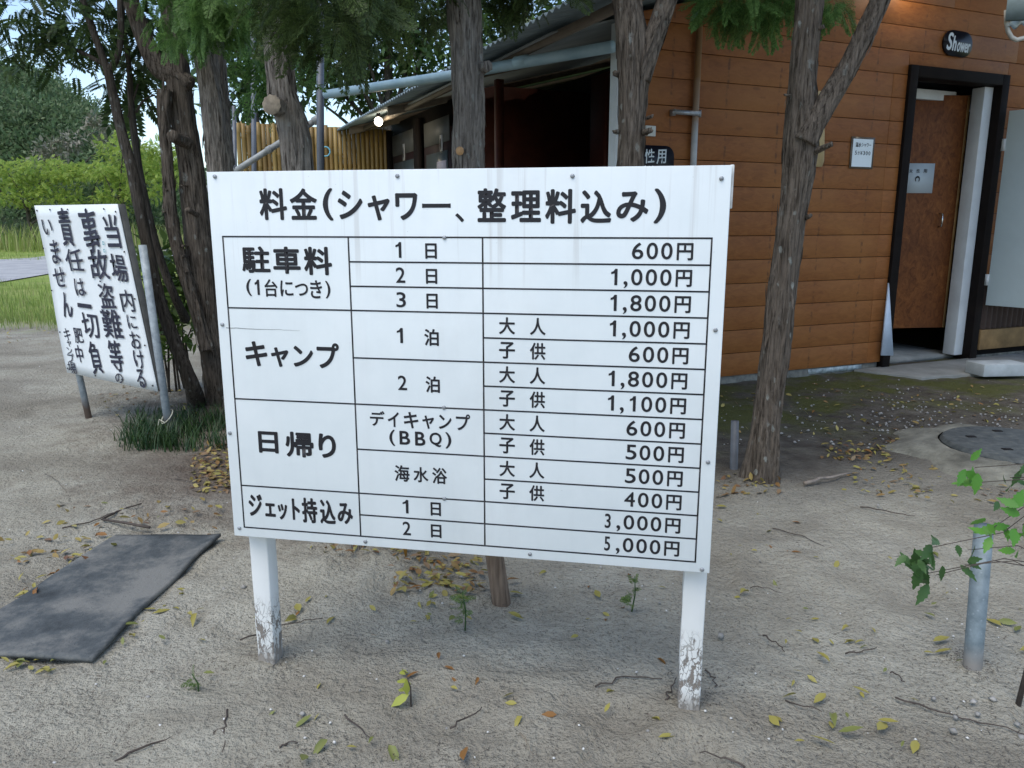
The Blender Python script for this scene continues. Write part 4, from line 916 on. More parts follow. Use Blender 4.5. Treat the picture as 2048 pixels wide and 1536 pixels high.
# straight ridged trunk in the middle
Y = 2.95
l1 = limb(pxl([(962, 1020, 88, 2.75), (958, 900, 72, 2.8), (948, 600, 67), (938, 340, 66), (938, 240, 64), (934, 120, 62), (928, 0, 63), (920, -200, 58), (915, -500, 44)], Y), .009, seed=4.0, flare=.3)
s1 = stub(D(925, 303, 2.92), D(915, 300, 2.82) - D(928, 303, 2.93), .015, .045); s2 = stub(D(960, 140, 2.95), D(975, 135, 2.9) - D(955, 145, 2.95), .02, .05)
cl = [clump(FR_LO, D(935 + x_, y_, 3.0 + dy_), .4, 70, .25) for x_, y_, dy_ in ((-130, -430, .2), (120, -420, -.1), (180, -500, .4), (0, -600, 0), (0, -430, .5), (-200, -560, .3))]
cl += [clump(FR_HI, D(x_, y_, yy), r_, n_, .12, up=-.4) for x_, y_, yy, r_, n_ in ((850, -40, 2.9, .14, 60), (1000, -45, 3.1, .13, 60), (1070, -55, 3.0, .12, 40), (780, -40, 3.2, .15, 50), (955, -5, 3.2, .06, 20))]
t_ = tree('conifer_tree', 'upright ridged conifer trunk with one orange sawn knot behind the board middle', 'tree', [l1, s1[0], s2[0]], cl, M['bark_pale'], M['frond_dark'], TG)
m = MB(); cutface(m, s1[1], s1[2], s1[3]); m.build('cut_end', M['cutwood'], t_)
# forked trunk in front of the corner trim
Y = 2.85
main = [(1225, 960, 84, 2.85), (1232, 860, 70, 2.85), (1246, 600, 60), (1261, 340, 54), (1264, 240, 54), (1267, 130, 60), (1262, 60, 56), (1252, -20, 50), (1240, -200, 50), (1225, -480, 36)]
l1 = limb(pxl(main, Y), .008, seed=8.0, flare=.3)
l2 = limb(pxl([(1280, 160, 42), (1300, 95, 42), (1325, 30, 42), (1350, -60, 42), (1400, -260, 36), (1430, -500, 26)], 2.84), .006, seed=9.0)
ss = [stub(D(1290, 265, 2.82), D(1306, 258, 2.74) - D(1285, 268, 2.85), .012, .06), stub(D(1235, 263, 2.85), D(1226, 263, 2.8) - D(1240, 263, 2.85), .009, .03), stub(D(1240, 150, 2.85), D(1228, 146, 2.82) - D(1244, 152, 2.85), .01, .03), stub(D(1295, 235, 2.85), D(1306, 232, 2.8) - D(1290, 238, 2.85), .006, .03)]
cl = [clump(FR_LO, D(1260 + x_, y_, 2.9 + dy_), .4, 65, .25) for x_, y_, dy_ in ((-130, -420, .2), (160, -380, -.1), (230, -480, .4), (0, -600, 0), (60, -360, .5))]
tree('conifer_tree', 'dark forked conifer trunk with pale lichen spots in front of the white corner trim', 'tree', [l1, l2] + [s_[0] for s_ in ss], cl, M['bark_dark'], M['frond_dark'], TG)
# leaning forked trunk at the right
Y = 3.02
l1 = limb(pxl([(1520, 985, 66), (1524, 940, 60), (1538, 800, 55), (1556, 660, 56), (1575, 500, 54), (1588, 400, 57), (1600, 300, 66), (1604, 230, 60), (1607, 140, 52), (1616, 40, 50), (1622, -60, 50), (1635, -280, 44), (1640, -520, 32)], Y), .008, seed=12.0, flare=.45)
l2 = limb(pxl([(1608, 285, 50), (1632, 240, 46), (1668, 180, 42), (1700, 125, 38), (1738, 50, 35), (1775, -40, 34), (1840, -250, 28), (1890, -480, 20)], 2.98), .006, seed=13.0)
ss = [stub(D(1625, 305, 2.98), D(1672, 288, 2.9) - D(1618, 312, 3.0), .010, .085), stub(D(1612, 435, 3.0), D(1622, 432, 2.95) - D(1606, 438, 3.0), .008, .03), stub(D(1580, 190, 3.0), D(1572, 188, 2.97) - D(1588, 190, 3.0), .006, .03), stub(D(1632, 60, 3.0), D(1646, 54, 2.97) - D(1625, 64, 3.0), .008, .03)]
cl = [clump(FR_LO, D(1640 + x_, y_, 3.1 + dy_), .42, 65, .26) for x_, y_, dy_ in ((-190, -420, .2), (160, -430, -.1), (230, -560, .4), (0, -620, 0), (-60, -380, .5))]
cl += [clump(FR_HI, D(x_, y_, yy), r_, n_, .13) for x_, y_, yy, r_, n_ in ((1445, -20, 3.3, .11, 60), (1520, -22, 3.2, .12, 60), (1655, -8, 3.3, .07, 26), (1575, -25, 3.3, .08, 30))]
tree('conifer_tree', 'dark leaning conifer trunk forking into a long slanting branch before the orange planks', 'tree', [l1, l2] + [s_[0] for s_ in ss], cl, M['bark_dark'], M['frond'], TG)
# twin dark trunks at the left
Y = 4.3
l1 = limb(pxl([(452, 830, 62, 4.4), (436, 760, 56), (418, 640, 54), (400, 500, 54), (388, 400, 52), (382, 330, 50), (368, 260, 48), (358, 180, 46), (350, 100, 44), (345, 0, 44), (338, -200, 40), (330, -420, 30)], Y), .008, seed=20.0, flare=.3)
l2 = limb(pxl([(382, 170, 30), (350, 150, 34), (318, 135, 36), (295, 90, 34), (276, 40, 32), (255, -20, 30), (215, -160, 26), (180, -330, 18)], 4.28), .006, seed=21.0)
l3 = limb(pxl([(415, 700, 30), (398, 640, 27), (368, 540, 25), (345, 450, 24), (337, 350, 22), (330, 260, 22), (328, 215, 24), (330, 180, 26)], 4.2), .006, seed=22.0)
s1 = stub(D(372, 285, 4.25), D(320, 265, 4.0) - D(372, 290, 4.25), .03, .14); s2 = stub(D(395, 430, 4.25), D(362, 415, 4.1) - D(395, 432, 4.25), .013, .1)
ss = [stub(D(x_, y_, 4.25), D(x_ - 22, y_ - 2, 4.1) - D(x_, y_, 4.25), .006, .09) for x_, y_ in ((375, 372), (378, 493), (378, 513), (385, 545), (340, 425), (345, 380))]
cl = [clump(FR_HI, D(x_, y_, yy), r_, int(n_ * .9), .11, up=-.8, out=.45) for x_, y_, yy, r_, n_ in ((318, 40, 3.85, .05, 14), (345, 62, 3.8, .06, 16), (300, -40, 3.9, .14, 30), (350, -30, 3.9, .13, 30))]
cl += [clump(FR_LO, D(340 + x_, y_, 4.3 + dy_), .5, 55, .3) for x_, y_, dy_ in ((-170, -380, .2), (60, -350, -.1), (-60, -480, 0), (20, -400, .6))]
tree('conifer_tree', 'dark conifer trunk with thick crooked side limb and broken stubs beside the handwritten notice', 'tree', [l1, l2, l3, s1[0], s2[0]] + [s_[0] for s_ in ss], cl, M['bark_dark'], M['frond'], TG)
Y = 4.05
l1 = limb(pxl([(486, 830, 64, 4.15), (474, 720, 54), (462, 560, 50), (446, 400, 50), (436, 300, 48), (426, 220, 46), (414, 140, 42), (402, 60, 38), (392, -20, 36), (380, -220, 30)], Y), .009, seed=30.0, flare=.25)
l2 = limb(pxl([(456, 330, 26, 4.3), (448, 250, 26, 4.3), (440, 150, 26, 4.3), (432, 40, 24, 4.3), (425, -60, 24, 4.3)], Y), .005, seed=31.0)
cl = [clump(FR_HI, D(x_, y_, yy), r_, int(n_ * .62), .125, up=-.8, out=.45) for x_, y_, yy, r_, n_ in ((432, 10, 3.6, .13, 60), (462, 38, 3.6, .09, 44), (400, 10, 3.7, .08, 26), (452, -30, 3.6, .15, 60), (412, 48, 3.55, .05, 18), (380, -30, 3.7, .12, 30), (365, 62, 3.6, .05, 16))]
cl += [clump(FR_LO, D(x_, y_, yy), r_, n_, .3) for x_, y_, yy, r_, n_ in ((490, 60, 5.0, .2, 24), (505, 150, 5.2, .14, 14), (500, 0, 4.9, .25, 26))]
cl += [clump(FR_LO, D(420 + x_, y_, 4.1 + dy_), .5, 55, .3) for x_, y_, dy_ in ((100, -390, .2), (150, -440, -.1), (40, -500, 0))]
tree('conifer_tree', 'grey ridged conifer trunk hung with bright green sprays just left of the board top', 'tree', [l1, l2], cl, M['bark_pale'], M['frond'], TG)
# two thin leaning trunks with feathery leaves
Y = 4.15
l1 = limb(pxl([(396, 812, 40, 4.35), (384, 770, 32), (352, 690, 27), (325, 620, 25), (306, 545, 24), (290, 470, 23), (276, 400, 23), (262, 330, 22), (246, 275, 20), (233, 220, 18), (216, 140, 17)], Y), .003, 26, seed=40.0)
l2 = limb(pxl([(217, 145, 15), (200, 100, 13), (182, 50, 13), (165, 0, 12), (140, -80, 11), (100, -200, 8)], Y), .002, 20, seed=41.0)
l3 = limb(pxl([(219, 140, 15), (236, 110, 12), (242, 60, 11), (240, 0, 11), (245, -100, 9), (250, -200, 7)], Y), .002, 20, seed=42.0)
l4 = limb(pxl([(205, 128, 9), (170, 108, 8), (130, 92, 7), (90, 86, 5)], Y), .001, 14, seed=43.0)
cl = []
for x_, y_, yy, r_, n_ in ((40, 20, 4.1, .2, 42), (110, 40, 4.2, .22, 50), (30, 95, 4.0, .14, 24), (80, 110, 4.3, .18, 30), (150, 90, 4.3, .2, 36), (200, 30, 4.4, .2, 40), (130, -30, 4.1, .28, 50), (250, 60, 4.5, .16, 24), (-20, 60, 4.1, .2, 30), (60, -60, 4.3, .3, 50), (215, 150, 4.6, .12, 12), (180, 60, 4.0, .16, 24), (0, -10, 3.9, .2, 30)):
    cl.append(clump(PINN, D(x_, y_, yy), r_, int(n_ * .85), .105, up=-.25))
tree('thin_tree', 'thin dark leaning trunk forking in a Y with feathery leaves above the handwritten notice', 'tree', [l1, l2, l3, l4], cl, M['bark_thin'], M['pinnate'], TG)
Y = 4.5
l1 = limb(pxl([(372, 640, 20, 4.6), (352, 600, 17), (330, 545, 16), (310, 480, 15), (290, 400, 15), (277, 330, 14), (268, 260, 13), (262, 200, 12), (258, 130, 10), (248, 60, 9), (240, -60, 8)], Y), .002, 20, seed=50.0)
l2 = limb(pxl([(272, 225, 5), (288, 200, 4), (310, 190, 3)], Y), .001, 10, seed=51.0); l3 = limb(pxl([(256, 235, 5), (270, 190, 4), (282, 150, 3)], Y), .001, 10, seed=52.0)
cl = [clump(PINN, D(x_, y_, yy), r_, n_, .19, up=-.3) for x_, y_, yy, r_, n_ in ((270, 130, 4.6, .12, 14), (245, 165, 4.7, .12, 12), (280, 20, 4.5, .2, 30), (290, 90, 4.7, .1, 10), (285, 215, 4.6, .06, 4))]
tree('thin_tree', 'thinnest straight sapling trunk just right of the Y forked trunk', 'tree', [l1, l2, l3], cl, M['bark_thin'], M['pinnate'], TG)

# broad leaved trees beyond the building and screen
def broad(name, label, base, h, clumps, leaf, mat, bmat='bark_thin', shape=LEAF_FLAT, group=None, tr=.12):
    b = np.array([base[0], base[1], 0]); ls = [limb([(*b, tr * 1.3), (*(b + [0.05, 0, h * .3]), tr), (*(b + [-.1, 0.1, h * .65]), tr * .7), (*(b + [0, 0, h]), tr * .3)], .01, 16, .12, random.random() * 40)]
    for c_, r_, n_ in clumps[::2]:
        a = b + [0, 0, min(h * .75, max(.4, c_[2] * .55))]; md = (a + c_) / 2 + [0, 0, .15]
        c_ = np.asarray(c_); ls.append(limb([(*a, tr * .4), (*md, tr * .25), (*c_, tr * .1)], .004, 8, .15, random.random() * 40))
    return tree(name, label, 'tree', ls, [clump(shape, c_, r_, int(n_ * (1.25 if shape is PINN else 1)), leaf, out=.5, up=-.05, jit=.6, squash=(1.2, 1.1, .5) if shape is PINN else (1, 1, .8)) for c_, r_, n_ in clumps], M[bmat], M[mat], group)
BT = 'broad leaved trees behind the building'
bc = lambda lst, Y: [(D(x_, y_, Y + dy_), r_, n_) for x_, y_, dy_, r_, n_ in lst]
broad('broadleaf_tree', 'dense dark broad leaved tree above the brown toilet doors with sky showing through', D(790, 300, 12.5), 4.2, bc([(700, 40, 0, 1.0, 700), (790, 90, .4, .8, 560), (860, 60, -.3, .9, 640), (860, 140, 0, .45, 260), (760, 10, .5, 1.0, 600), (640, 90, .4, .8, 420), (690, 130, .3, .55, 240), (740, 150, .6, .45, 170), (600, 30, .2, 1.0, 420), (700, -80, .5, 1.3, 500), (880, -60, .3, 1.2, 500), (640, 20, .8, .7, 300), (560, 90, .9, .8, 340), (800, 175, .2, .3, 90), (700, 195, .2, .3, 90), (660, 165, .2, .35, 130), (620, 190, .5, .28, 60), (725, 205, .4, .22, 60), (740, 185, .1, .3, 110)], 12.5), .15, 'broad', group=BT)
broad('broadleaf_tree', 'glossy leaved tree rising over the corrugated roof edge', D(1050, 300, 14), 4.6, bc([(960, 30, 0, .9, 480), (1040, 30, .4, .9, 520), (1120, 10, -.3, .8, 420), (1000, 80, .3, .5, 220), (1180, -10, 0, .7, 300), (1060, -70, .4, 1.2, 500), (920, 80, .4, .6, 240), (1190, 15, .3, .4, 160)], 14), .16, 'broad', group=BT)
broad('broadleaf_tree', 'dark evergreen filling the gap between the twin trunks and the pale stubbed trunk', D(520, 320, 10.5), 3.6, bc([(470, 90, 0, .7, 420), (520, 120, .3, .7, 420), (450, 190, 0, .5, 260), (500, 200, .2, .4, 180), (610, 150, .4, .55, 240), (560, 40, 0, .8, 420), (480, 0, .3, .9, 400), (530, 210, .3, .3, 90)], 10.5), .13, 'broad', group=BT)
# far trees, hill, field
YG = 'yellow green trees at the edge of the field'
broad('field_tree', 'low spreading yellow green tree above the left end of the handwritten notice', D(60, 440, 32), 2.0, bc([(15, 345, 0, 1.04, 330), (62, 372, 0.3, 0.83, 260), (95, 338, 0.5, 0.97, 330), (140, 352, 0, 0.77, 260), (40, 396, -0.4, 0.7, 160), (118, 392, 0, 0.83, 220), (-50, 360, 0, 1.25, 330), (168, 340, 0.6, 0.49, 130), (150, 408, 0, 0.49, 70), (-20, 400, 0.3, 0.7, 120)], 32), 0.204, 'yellowgreen', shape=PINN, group=YG)
broad('field_tree', 'yellowish bushy tree just right of the notice top behind the thin trunks', D(240, 440, 31), 2.1, bc([(205, 345, 0, 0.56, 150), (240, 362, 0.5, 0.66, 200), (222, 392, 0, 0.59, 170), (262, 300, 0, 0.59, 170), (300, 340, 0.3, 0.74, 230), (285, 385, 0, 0.66, 180), (235, 418, 0.3, 0.52, 80), (322, 300, 0.3, 0.59, 150), (250, 268, 0.4, 0.44, 90), (335, 360, 0, 0.59, 120)], 31), 0.213, 'yellowgreen', shape=PINN, group=YG)
broad('field_tree', 'taller loose green tree seen between the thin trunks and the twin trunks', D(290, 430, 34), 3.6, bc([(235, 320, 0, 0.76, 150), (225, 345, 0.4, 0.63, 140), (300, 330, 0, 0.88, 240), (335, 325, 0.5, 0.76, 200), (220, 290, 0, 0.5, 70), (285, 345, 0, 0.63, 130), (345, 345, 0.5, 0.76, 200)], 34), 0.224, 'yellowgreen', shape=PINN, group=YG)
broad('flowering_tree', 'pale blossoming tree against the dark wooded hill', D(130, 400, 35.5), 3.6, bc([(110, 300, 0, 0.73, 200), (140, 285, 0.3, 0.61, 170), (85, 315, 0, 0.61, 150), (200, 262, 0.2, 0.73, 200), (215, 285, 0, 0.55, 150), (190, 240, 0, 0.37, 90), (120, 340, 0.4, 0.73, 110)], 35.5), 0.231, 'pale_leaf')
broad('dark_bush', 'dark rounded bush below the yellow tree at the field edge', D(170, 440, 34.5), 1.6, bc([(150, 385, 0, 1.19, 340), (185, 370, 0.4, 1.06, 300), (210, 330, 0.5, 0.93, 220), (120, 410, 0, 1.19, 240), (270, 420, 0.3, 1.06, 260), (320, 405, 0.5, 1.19, 320), (60, 425, 1, 1.19, 240), (0, 420, 1, 1.19, 240)], 34.5), 0.246, 'forest')
# hill
hx, hy = np.meshgrid(np.linspace(-110, 60, 70), np.linspace(30, 130, 50))
def hill(x, y):
    e = 1 / (1 + np.exp(-(y - 43 + .04 * (x + 20)) / 3.2)); s_ = 1 / (1 + np.exp((x / y + .505) / .04)); s2_ = 1 / (1 + np.exp((x + 8) / 9))
    return e * (8.6 * s_ * (1 + .08 * np.sin(x * .35)) + 1.6 * s2_ + 1.2 + .6 * np.sin(x * .2 + y * .1)) - .6
hz = hill(hx, hy); n1, n2_ = hx.shape; ii = (np.arange(n1 - 1)[:, None] * n2_ + np.arange(n2_ - 1)[None]).ravel()
tag(npmesh('hill', np.stack([hx.ravel(), hy.ravel(), hz.ravel()], 1), [np.stack([ii, ii + 1, ii + n2_ + 1, ii + n2_], 1)], plain('hill_soil', (.03, .045, .02), .95, .4, .3), smooth=True), 'wooded hill behind the field at the left', kind='structure')
parts = []
for i in range(900):
    y = 39 + 24 * random.random() ** 1.3; x = -46 + 44 * random.random()
    h0 = float(hill(np.array(x), np.array(y)))
    if h0 < .1: continue
    r_ = random.uniform(.8, 1.9); parts.append(clump(LEAF_FLAT, np.array([x, y, h0 + r_ * .5]), r_, 260, random.uniform(.2, .32), squash=(1, 1, .7), up=.15, out=.7))
V, F = merge(parts); tag(npmesh('forest', V, F, M['forest']), 'dark dense woodland covering the hill at the left', 'forest', kind='stuff')
# field grasses
BL = (np.array([(0, -.03, 0), (0, .03, 0), (.12, .022, .55), (.12, -.022, .55), (.38, 0, 1.0)]), [np.array([(0, 1, 2, 3)]), np.array([(3, 2, 4)])])
def blades(P, hmin, hmax, lean=.3, wid=1.0):
    N = len(P); a = rng.random(N) * 2 * np.pi; h = hmin + (hmax - hmin) * rng.random(N); T = np.zeros((N, 3, 4)); ca, sa = np.cos(a), np.sin(a)
    T[:, 0, 0] = ca * h * (lean / .3); T[:, 1, 0] = sa * h * (lean / .3); T[:, 0, 1] = -sa * wid * h; T[:, 1, 1] = ca * wid * h; T[:, 2, 2] = h; T[:, :, 3] = P
    return scatter(*BL, T)
def gpts(x0, x1, y0, y1, N, pw=1.0):
    out = []
    for _ in range(N):
        p = G(random.uniform(x0, x1), y0 + (y1 - y0) * random.random() ** pw); out.append(p)
    return np.array(out)
V, F = merge([blades(gpts(-120, 440, 570, 652, 5200), .05, .16, wid=1.0), blades(gpts(-120, 440, 492, 522, 3000), .06, .14, wid=1.6), blades(gpts(-120, 260, 630, 662, 700), .04, .12)])
tag(npmesh('grass', V, F, M['grass']), 'rough green and straw coloured grass beyond the sand', 'grass', kind='stuff')
P_ = np.array([[random.uniform(-40, -3), random.uniform(28.5, 35), 0] for _ in range(6000)]); P_ = P_[P_[:, 0] < -P_[:, 1] * .30]
V, F = blades(P_, .35, 1.15, wid=.8, lean=.3); tag(npmesh('tall_grass', V, F, M['reed']), 'tall pale green grass along the far edge of the field', 'grass', kind='stuff')
# strap leaved clump, shrub
p0 = G(345, 880); pts = []
for _ in range(64):
    c_ = G(random.uniform(250, 500), random.uniform(838, 900)); pts += [c_ + np.array([random.gauss(0, .03), random.gauss(0, .03), 0]) for _ in range(26)]
V, F = blades(np.array(pts), .05, .12, lean=.5, wid=.9)
tag(npmesh('strap_leaf_plant', V, F, M['liriope']), 'dark green strap leaved ground plant around the foot of the near notice pole', 'plant')
sh_c = [(D(x_, y_, yy), r_, n_) for x_, y_, yy, r_, n_ in ((325, 560, 4.75, .16, 110), (350, 600, 4.7, .18, 130), (315, 640, 4.75, .14, 80), (345, 680, 4.7, .16, 90), (300, 520, 4.8, .11, 60), (375, 560, 4.8, .15, 90), (318, 500, 4.6, .08, 24), (390, 640, 4.7, .15, 80), (285, 560, 4.9, .1, 40))]
b_ = np.array([*D(350, 700, 4.72)[:2], 0]); m = MB()
for c_, _, _ in sh_c: m.tube([b_ + [random.uniform(-.1, .1), random.uniform(-.06, .06), 0], (b_ + c_) / 2 + [0, 0, .1], c_], [.008, .006, .003], 6)
srt = empty('shrub', b_, 'bright green leafy shrub between the near notice pole and the twin trunks', 'shrub')
m.build('stem', M['bark_thin'], srt); V, F = merge([clump(LEAF, c_, r_, n_, .075, up=.25, out=.4, jit=.6) for c_, r_, n_ in sh_c]); npmesh('foliage', V, F, M['shrub'], srt)

# ------------------------------------------------------------------ things on the ground
def gpt(x, y, lift=0.0):
    p = G(x, y); p[2] = float(gz(p[0], p[1])) + lift; return p
# black rubber mat
k = NT('rubber', .75, .25); P = k.pos(); f = k.noise(P, 4, 6, .65); f2 = k.noise(P, 40, 5, .7); f3 = k.noise(k.mapv(P, (1, .4, 1), rot=(0, 0, .5)), 14, 5, .6)
c = k.ramp(k.math('ADD', f, k.math('MULTIPLY', f2, .25)), [(.42, (.040, .045, .046)), (.56, (.078, .086, .088)), (.72, (.19, .187, .17))])
c = k.mix(k.ramp(f3, [(.56, 0.0), (.74, .45)]), c, (.21, .2, .18)); k.col(c); sp_ = k.ramp(k.vor(P, 70), [(.05, .7), (.16, 0.0)]); k.col(k.mix(sp_, c, (.03, .033, .035))); k.bump(f2, .005, .8); M['rubber'] = k.m
c00, c10, c11, c01 = G(-330, 1340), G(186, 1330), G(441, 1080), G(232, 1076)
c00 = c10 + (c01 - c11) * 1.04 + np.array([-.02, -.0, 0]); c00 = G(-118, 1312)
n = 40; V = []
for j in range(n + 1):
    for i in range(n + 1):
        a, b = i / n, j / n; p = c00 * (1 - a) * (1 - b) + c10 * a * (1 - b) + c11 * a * b + c01 * (1 - a) * b
        e = .012 * math.sin(b * 9) * (1 if a > .98 else 0) ; p = p + np.array([.003 * math.sin(b * 14) * a - .006 * math.sin(b * math.pi) * a, 0, 0])
        V.append(p + ZUP * (.017 + .006 * mnoise.noise((p[0] * 5, p[1] * 5, 1)) + .006 * max(0, a - .86) / .14 * (.5 + .5 * math.sin(b * 8.5))))
V = np.array(V); Vb = V - ZUP * .011; nV = len(V)
F = [(j * (n + 1) + i, j * (n + 1) + i + 1, (j + 1) * (n + 1) + i + 1, (j + 1) * (n + 1) + i) for j in range(n) for i in range(n)]
ed = [i for i in range(n + 1)] + [(n + 1) * j + n for j in range(1, n + 1)] + [n * (n + 1) + i for i in range(n - 1, -1, -1)] + [(n + 1) * j for j in range(n - 1, 0, -1)]
F2 = [tuple(i + nV for i in reversed(f_)) for f_ in F] + [(ed[i], ed[i] + nV, ed[(i + 1) % len(ed)] + nV, ed[(i + 1) % len(ed)]) for i in range(len(ed))]
tag(npmesh('rubber_mat', np.concatenate([V, Vb]), [np.array(F + F2)], M['rubber'], smooth=False), 'dusty black rubber mat lying on the sand at the left', 'mat')
# round cover in a concrete ring
mc = G(1992, 908); mc = np.array([2.30, 3.43, 0]); k = NT('castiron', .7, .4); f = k.noise(k.pos(), 26, 5, .6); k.col(k.ramp(f, [(.3, (.05, .056, .056)), (.6, (.10, .107, .10)), (.75, (.17, .17, .14))])); k.bump(f, .006, .8); M['castiron'] = k.m
mh = empty('manhole_cover', mc, 'round dark manhole cover set in rough concrete near the galvanised post', 'manhole cover')
def disc(m, c, r0, z0, r1, z1, n=48): m.tube([c + ZUP * z0, c + ZUP * z1], [r0, r1], n)
m = MB(); disc(m, mc, .30, .045, .285, .066); m.build('lid', M['castiron'], mh, bevel=.004)
for i in range(5):
    m = MB(); t = i * 1.257 + 2.7; p = mc + np.array([.18 * math.cos(t), .18 * math.sin(t), .0665]); m.obox(p, np.array([.04, 0, 0]), np.array([0, .025, 0]), ZUP * .003); m.build('lid_slot', M['black'], mh)
V = []; n = 60
for r_, z_ in ((.305, .048), (.335, .05), (.40, .038), (.48, .010), (.54, -.03)):
    for i in range(n):
        t = 2 * math.pi * i / n; q_ = r_ * (1 + .22 * (r_ > .38) * mnoise.noise((math.cos(t) * 2.5, math.sin(t) * 2.5, r_ * 2))); V.append(mc + np.array([q_ * math.cos(t), q_ * math.sin(t), z_ + .006 * mnoise.noise((math.cos(t) * 5 * r_ * 4, math.sin(t) * 5, 3))]))
m = MB(); m.add(V, [(j * n + i, j * n + (i + 1) % n, (j + 1) * n + (i + 1) % n, (j + 1) * n + i) for j in range(4) for i in range(n)]); m.build('concrete_ring', plain('rough_concrete', (.20, .19, .15), .95, .5, 9, bump=.01), mh, True)
# galvanised post at the right, small pipe stub, wooden stake
k = NT('galv', .62, .4); z = k.sep(k.pos())[2]; f = k.noise(k.pos(), 24, 5, .65); f2 = k.vor(k.pos(), 60)
c = k.ramp(f, [(.3, (.12, .155, .17)), (.7, (.25, .30, .32))]); c = k.mix(k.ramp(f2, [(.0, .35), (.2, 0.0)]), c, (.55, .58, .6)); c = k.mix(k.ramp(k.math('ADD', z, k.math('MULTIPLY', f, -.04)), [(.0, .85), (.06, 0.0)]), c, (.27, .24, .21)); k.col(c); k.b.inputs['Metallic'].default_value = .35; M['galv'] = k.m
def openpipe(name, foot, top, r, mat, label):
    rt = empty(name, foot, label, 'post'); d = (top - foot); L = np.linalg.norm(d); d /= L; m = MB()
    m.tube([foot - d * .08, top, top - d * .0005, top - d * .03], [r, r, r * .86, r * .86], 28, cap=False); m.tube([top - d * .031, top - d * .03], r * .85, 20); return m.build('pipe', mat, rt), rt
ft = gpt(1944, 1340); tp = D(1968, 1050, ft[1] + .02)
openpipe('galvanised_post', ft, tp, .0205, M['galv'], 'short leaning galvanised steel pipe post at the right of the sand')
ft = gpt(1467, 948); tp = D(1470, 842, ft[1]); openpipe('pipe_stub', ft, tp, .0165, plain('grey_plastic', (.11, .12, .135), .5, .2, 20), 'short dark grey pipe stub beside the foot of the leaning forked trunk')
k = NT('stake_wood', .9, .1); f = k.noise(k.mapv(k.pos(), (1, 1, .08)), 90, 5, .6); k.col(k.ramp(f, [(.3, (.10, .07, .05)), (.7, (.26, .19, .14))])); k.bump(f, .006, .8); M['stakewood'] = k.m
ft = gpt(1003, 1208); d = D(985, 1085, ft[1]) - ft; V, F = limb([(*(ft - d * .3), .029), (*ft, .028), (*(ft + d), .026), (*(ft + d * 1.9), .025)], .0015, 32, .01, 3); tag(npmesh('wooden_stake', V, F, M['stakewood'], smooth=True), 'brown wooden stake standing in the sand under the fee board', 'stake')

# fallen leaves: nearest ones one by one, the rest as litter
def lmesh(name, mat, curl, w):
    V, F = leafshape(.35 + curl, .1 + curl * .4, w); V = V.copy(); V[:, 2] += .05
    o = npmesh(name, V, F, mat); me = o.data; bpy.data.objects.remove(o); return me
LM = {c_: [lmesh('fallen_leaf', M['leaf_' + c_], cu, w) for cu, w in ((-.2, .19), (.1, .14), (.5, .2), (-.1, .22))] for c_ in 'ygb'}
CN = {'y': 'yellow', 'g': 'greenish', 'b': 'brown'}
ZONES = [  # px box, count, where, colours, size
    ((-10, 150, 1330, 1365), 14, 'by the near edge of the black mat', 'yyg', 1.0), ((20, 190, 1080, 1230), 34, 'along the far left edge of the black mat', 'yyyb', .9), ((190, 330, 1180, 1340), 9, 'by the right edge of the black mat', 'yyg', 1.0),
    ((0, 60, 1080, 1150), 8, 'in the loose heap left of the black mat', 'yb', .8), ((190, 330, 985, 1070), 8, 'on the sand beyond the black mat', 'ygb', .8),
    ((330, 500, 1160, 1300), 9, 'between the black mat and the left post', 'yyg', 1.0), ((540, 760, 1110, 1290), 14, 'on the sand to the right of the left post', 'yyb', 1.0),
    ((790, 960, 1125, 1190), 42, 'heaped left of the wooden stake', 'ybby', .95), ((800, 940, 1185, 1250), 14, 'scattered before the heap by the wooden stake', 'yyg', 1.0),
    ((1010, 1350, 1130, 1280), 14, 'under the board between stake and right post', 'yyb', 1.0), ((330, 780, 1350, 1520), 10, 'on the near sand below the left post', 'yyg', 1.05), ((780, 1340, 1300, 1520), 16, 'on the near sand between the two posts', 'yygb', 1.05),
    ((1440, 1600, 1010, 1110), 12, 'before the foot of the leaning forked trunk', 'yyb', .9), ((1440, 1900, 1110, 1230), 12, 'on the sand before the galvanised post', 'yyg', 1.0), ((1560, 1920, 1235, 1400), 26, 'on the sand left of the galvanised post', 'yyyg', 1.05),
    ((1440, 1980, 1400, 1520), 13, 'on the near sand at the lower right', 'yyg', 1.05), ((1650, 1790, 880, 920), 26, 'along the rim of the concrete ring', 'yyyb', .9), ((1690, 1880, 925, 1010), 26, 'between the concrete ring and the trunk root', 'yyy', .9), ((1600, 2040, 780, 870), 30, 'on the mossy soil before the wall', 'yyb', .9), ((1980, 2040, 1220, 1320), 5, 'right of the galvanised post', 'yg', 1.0)]
LG = 'fallen leaves on the sand'
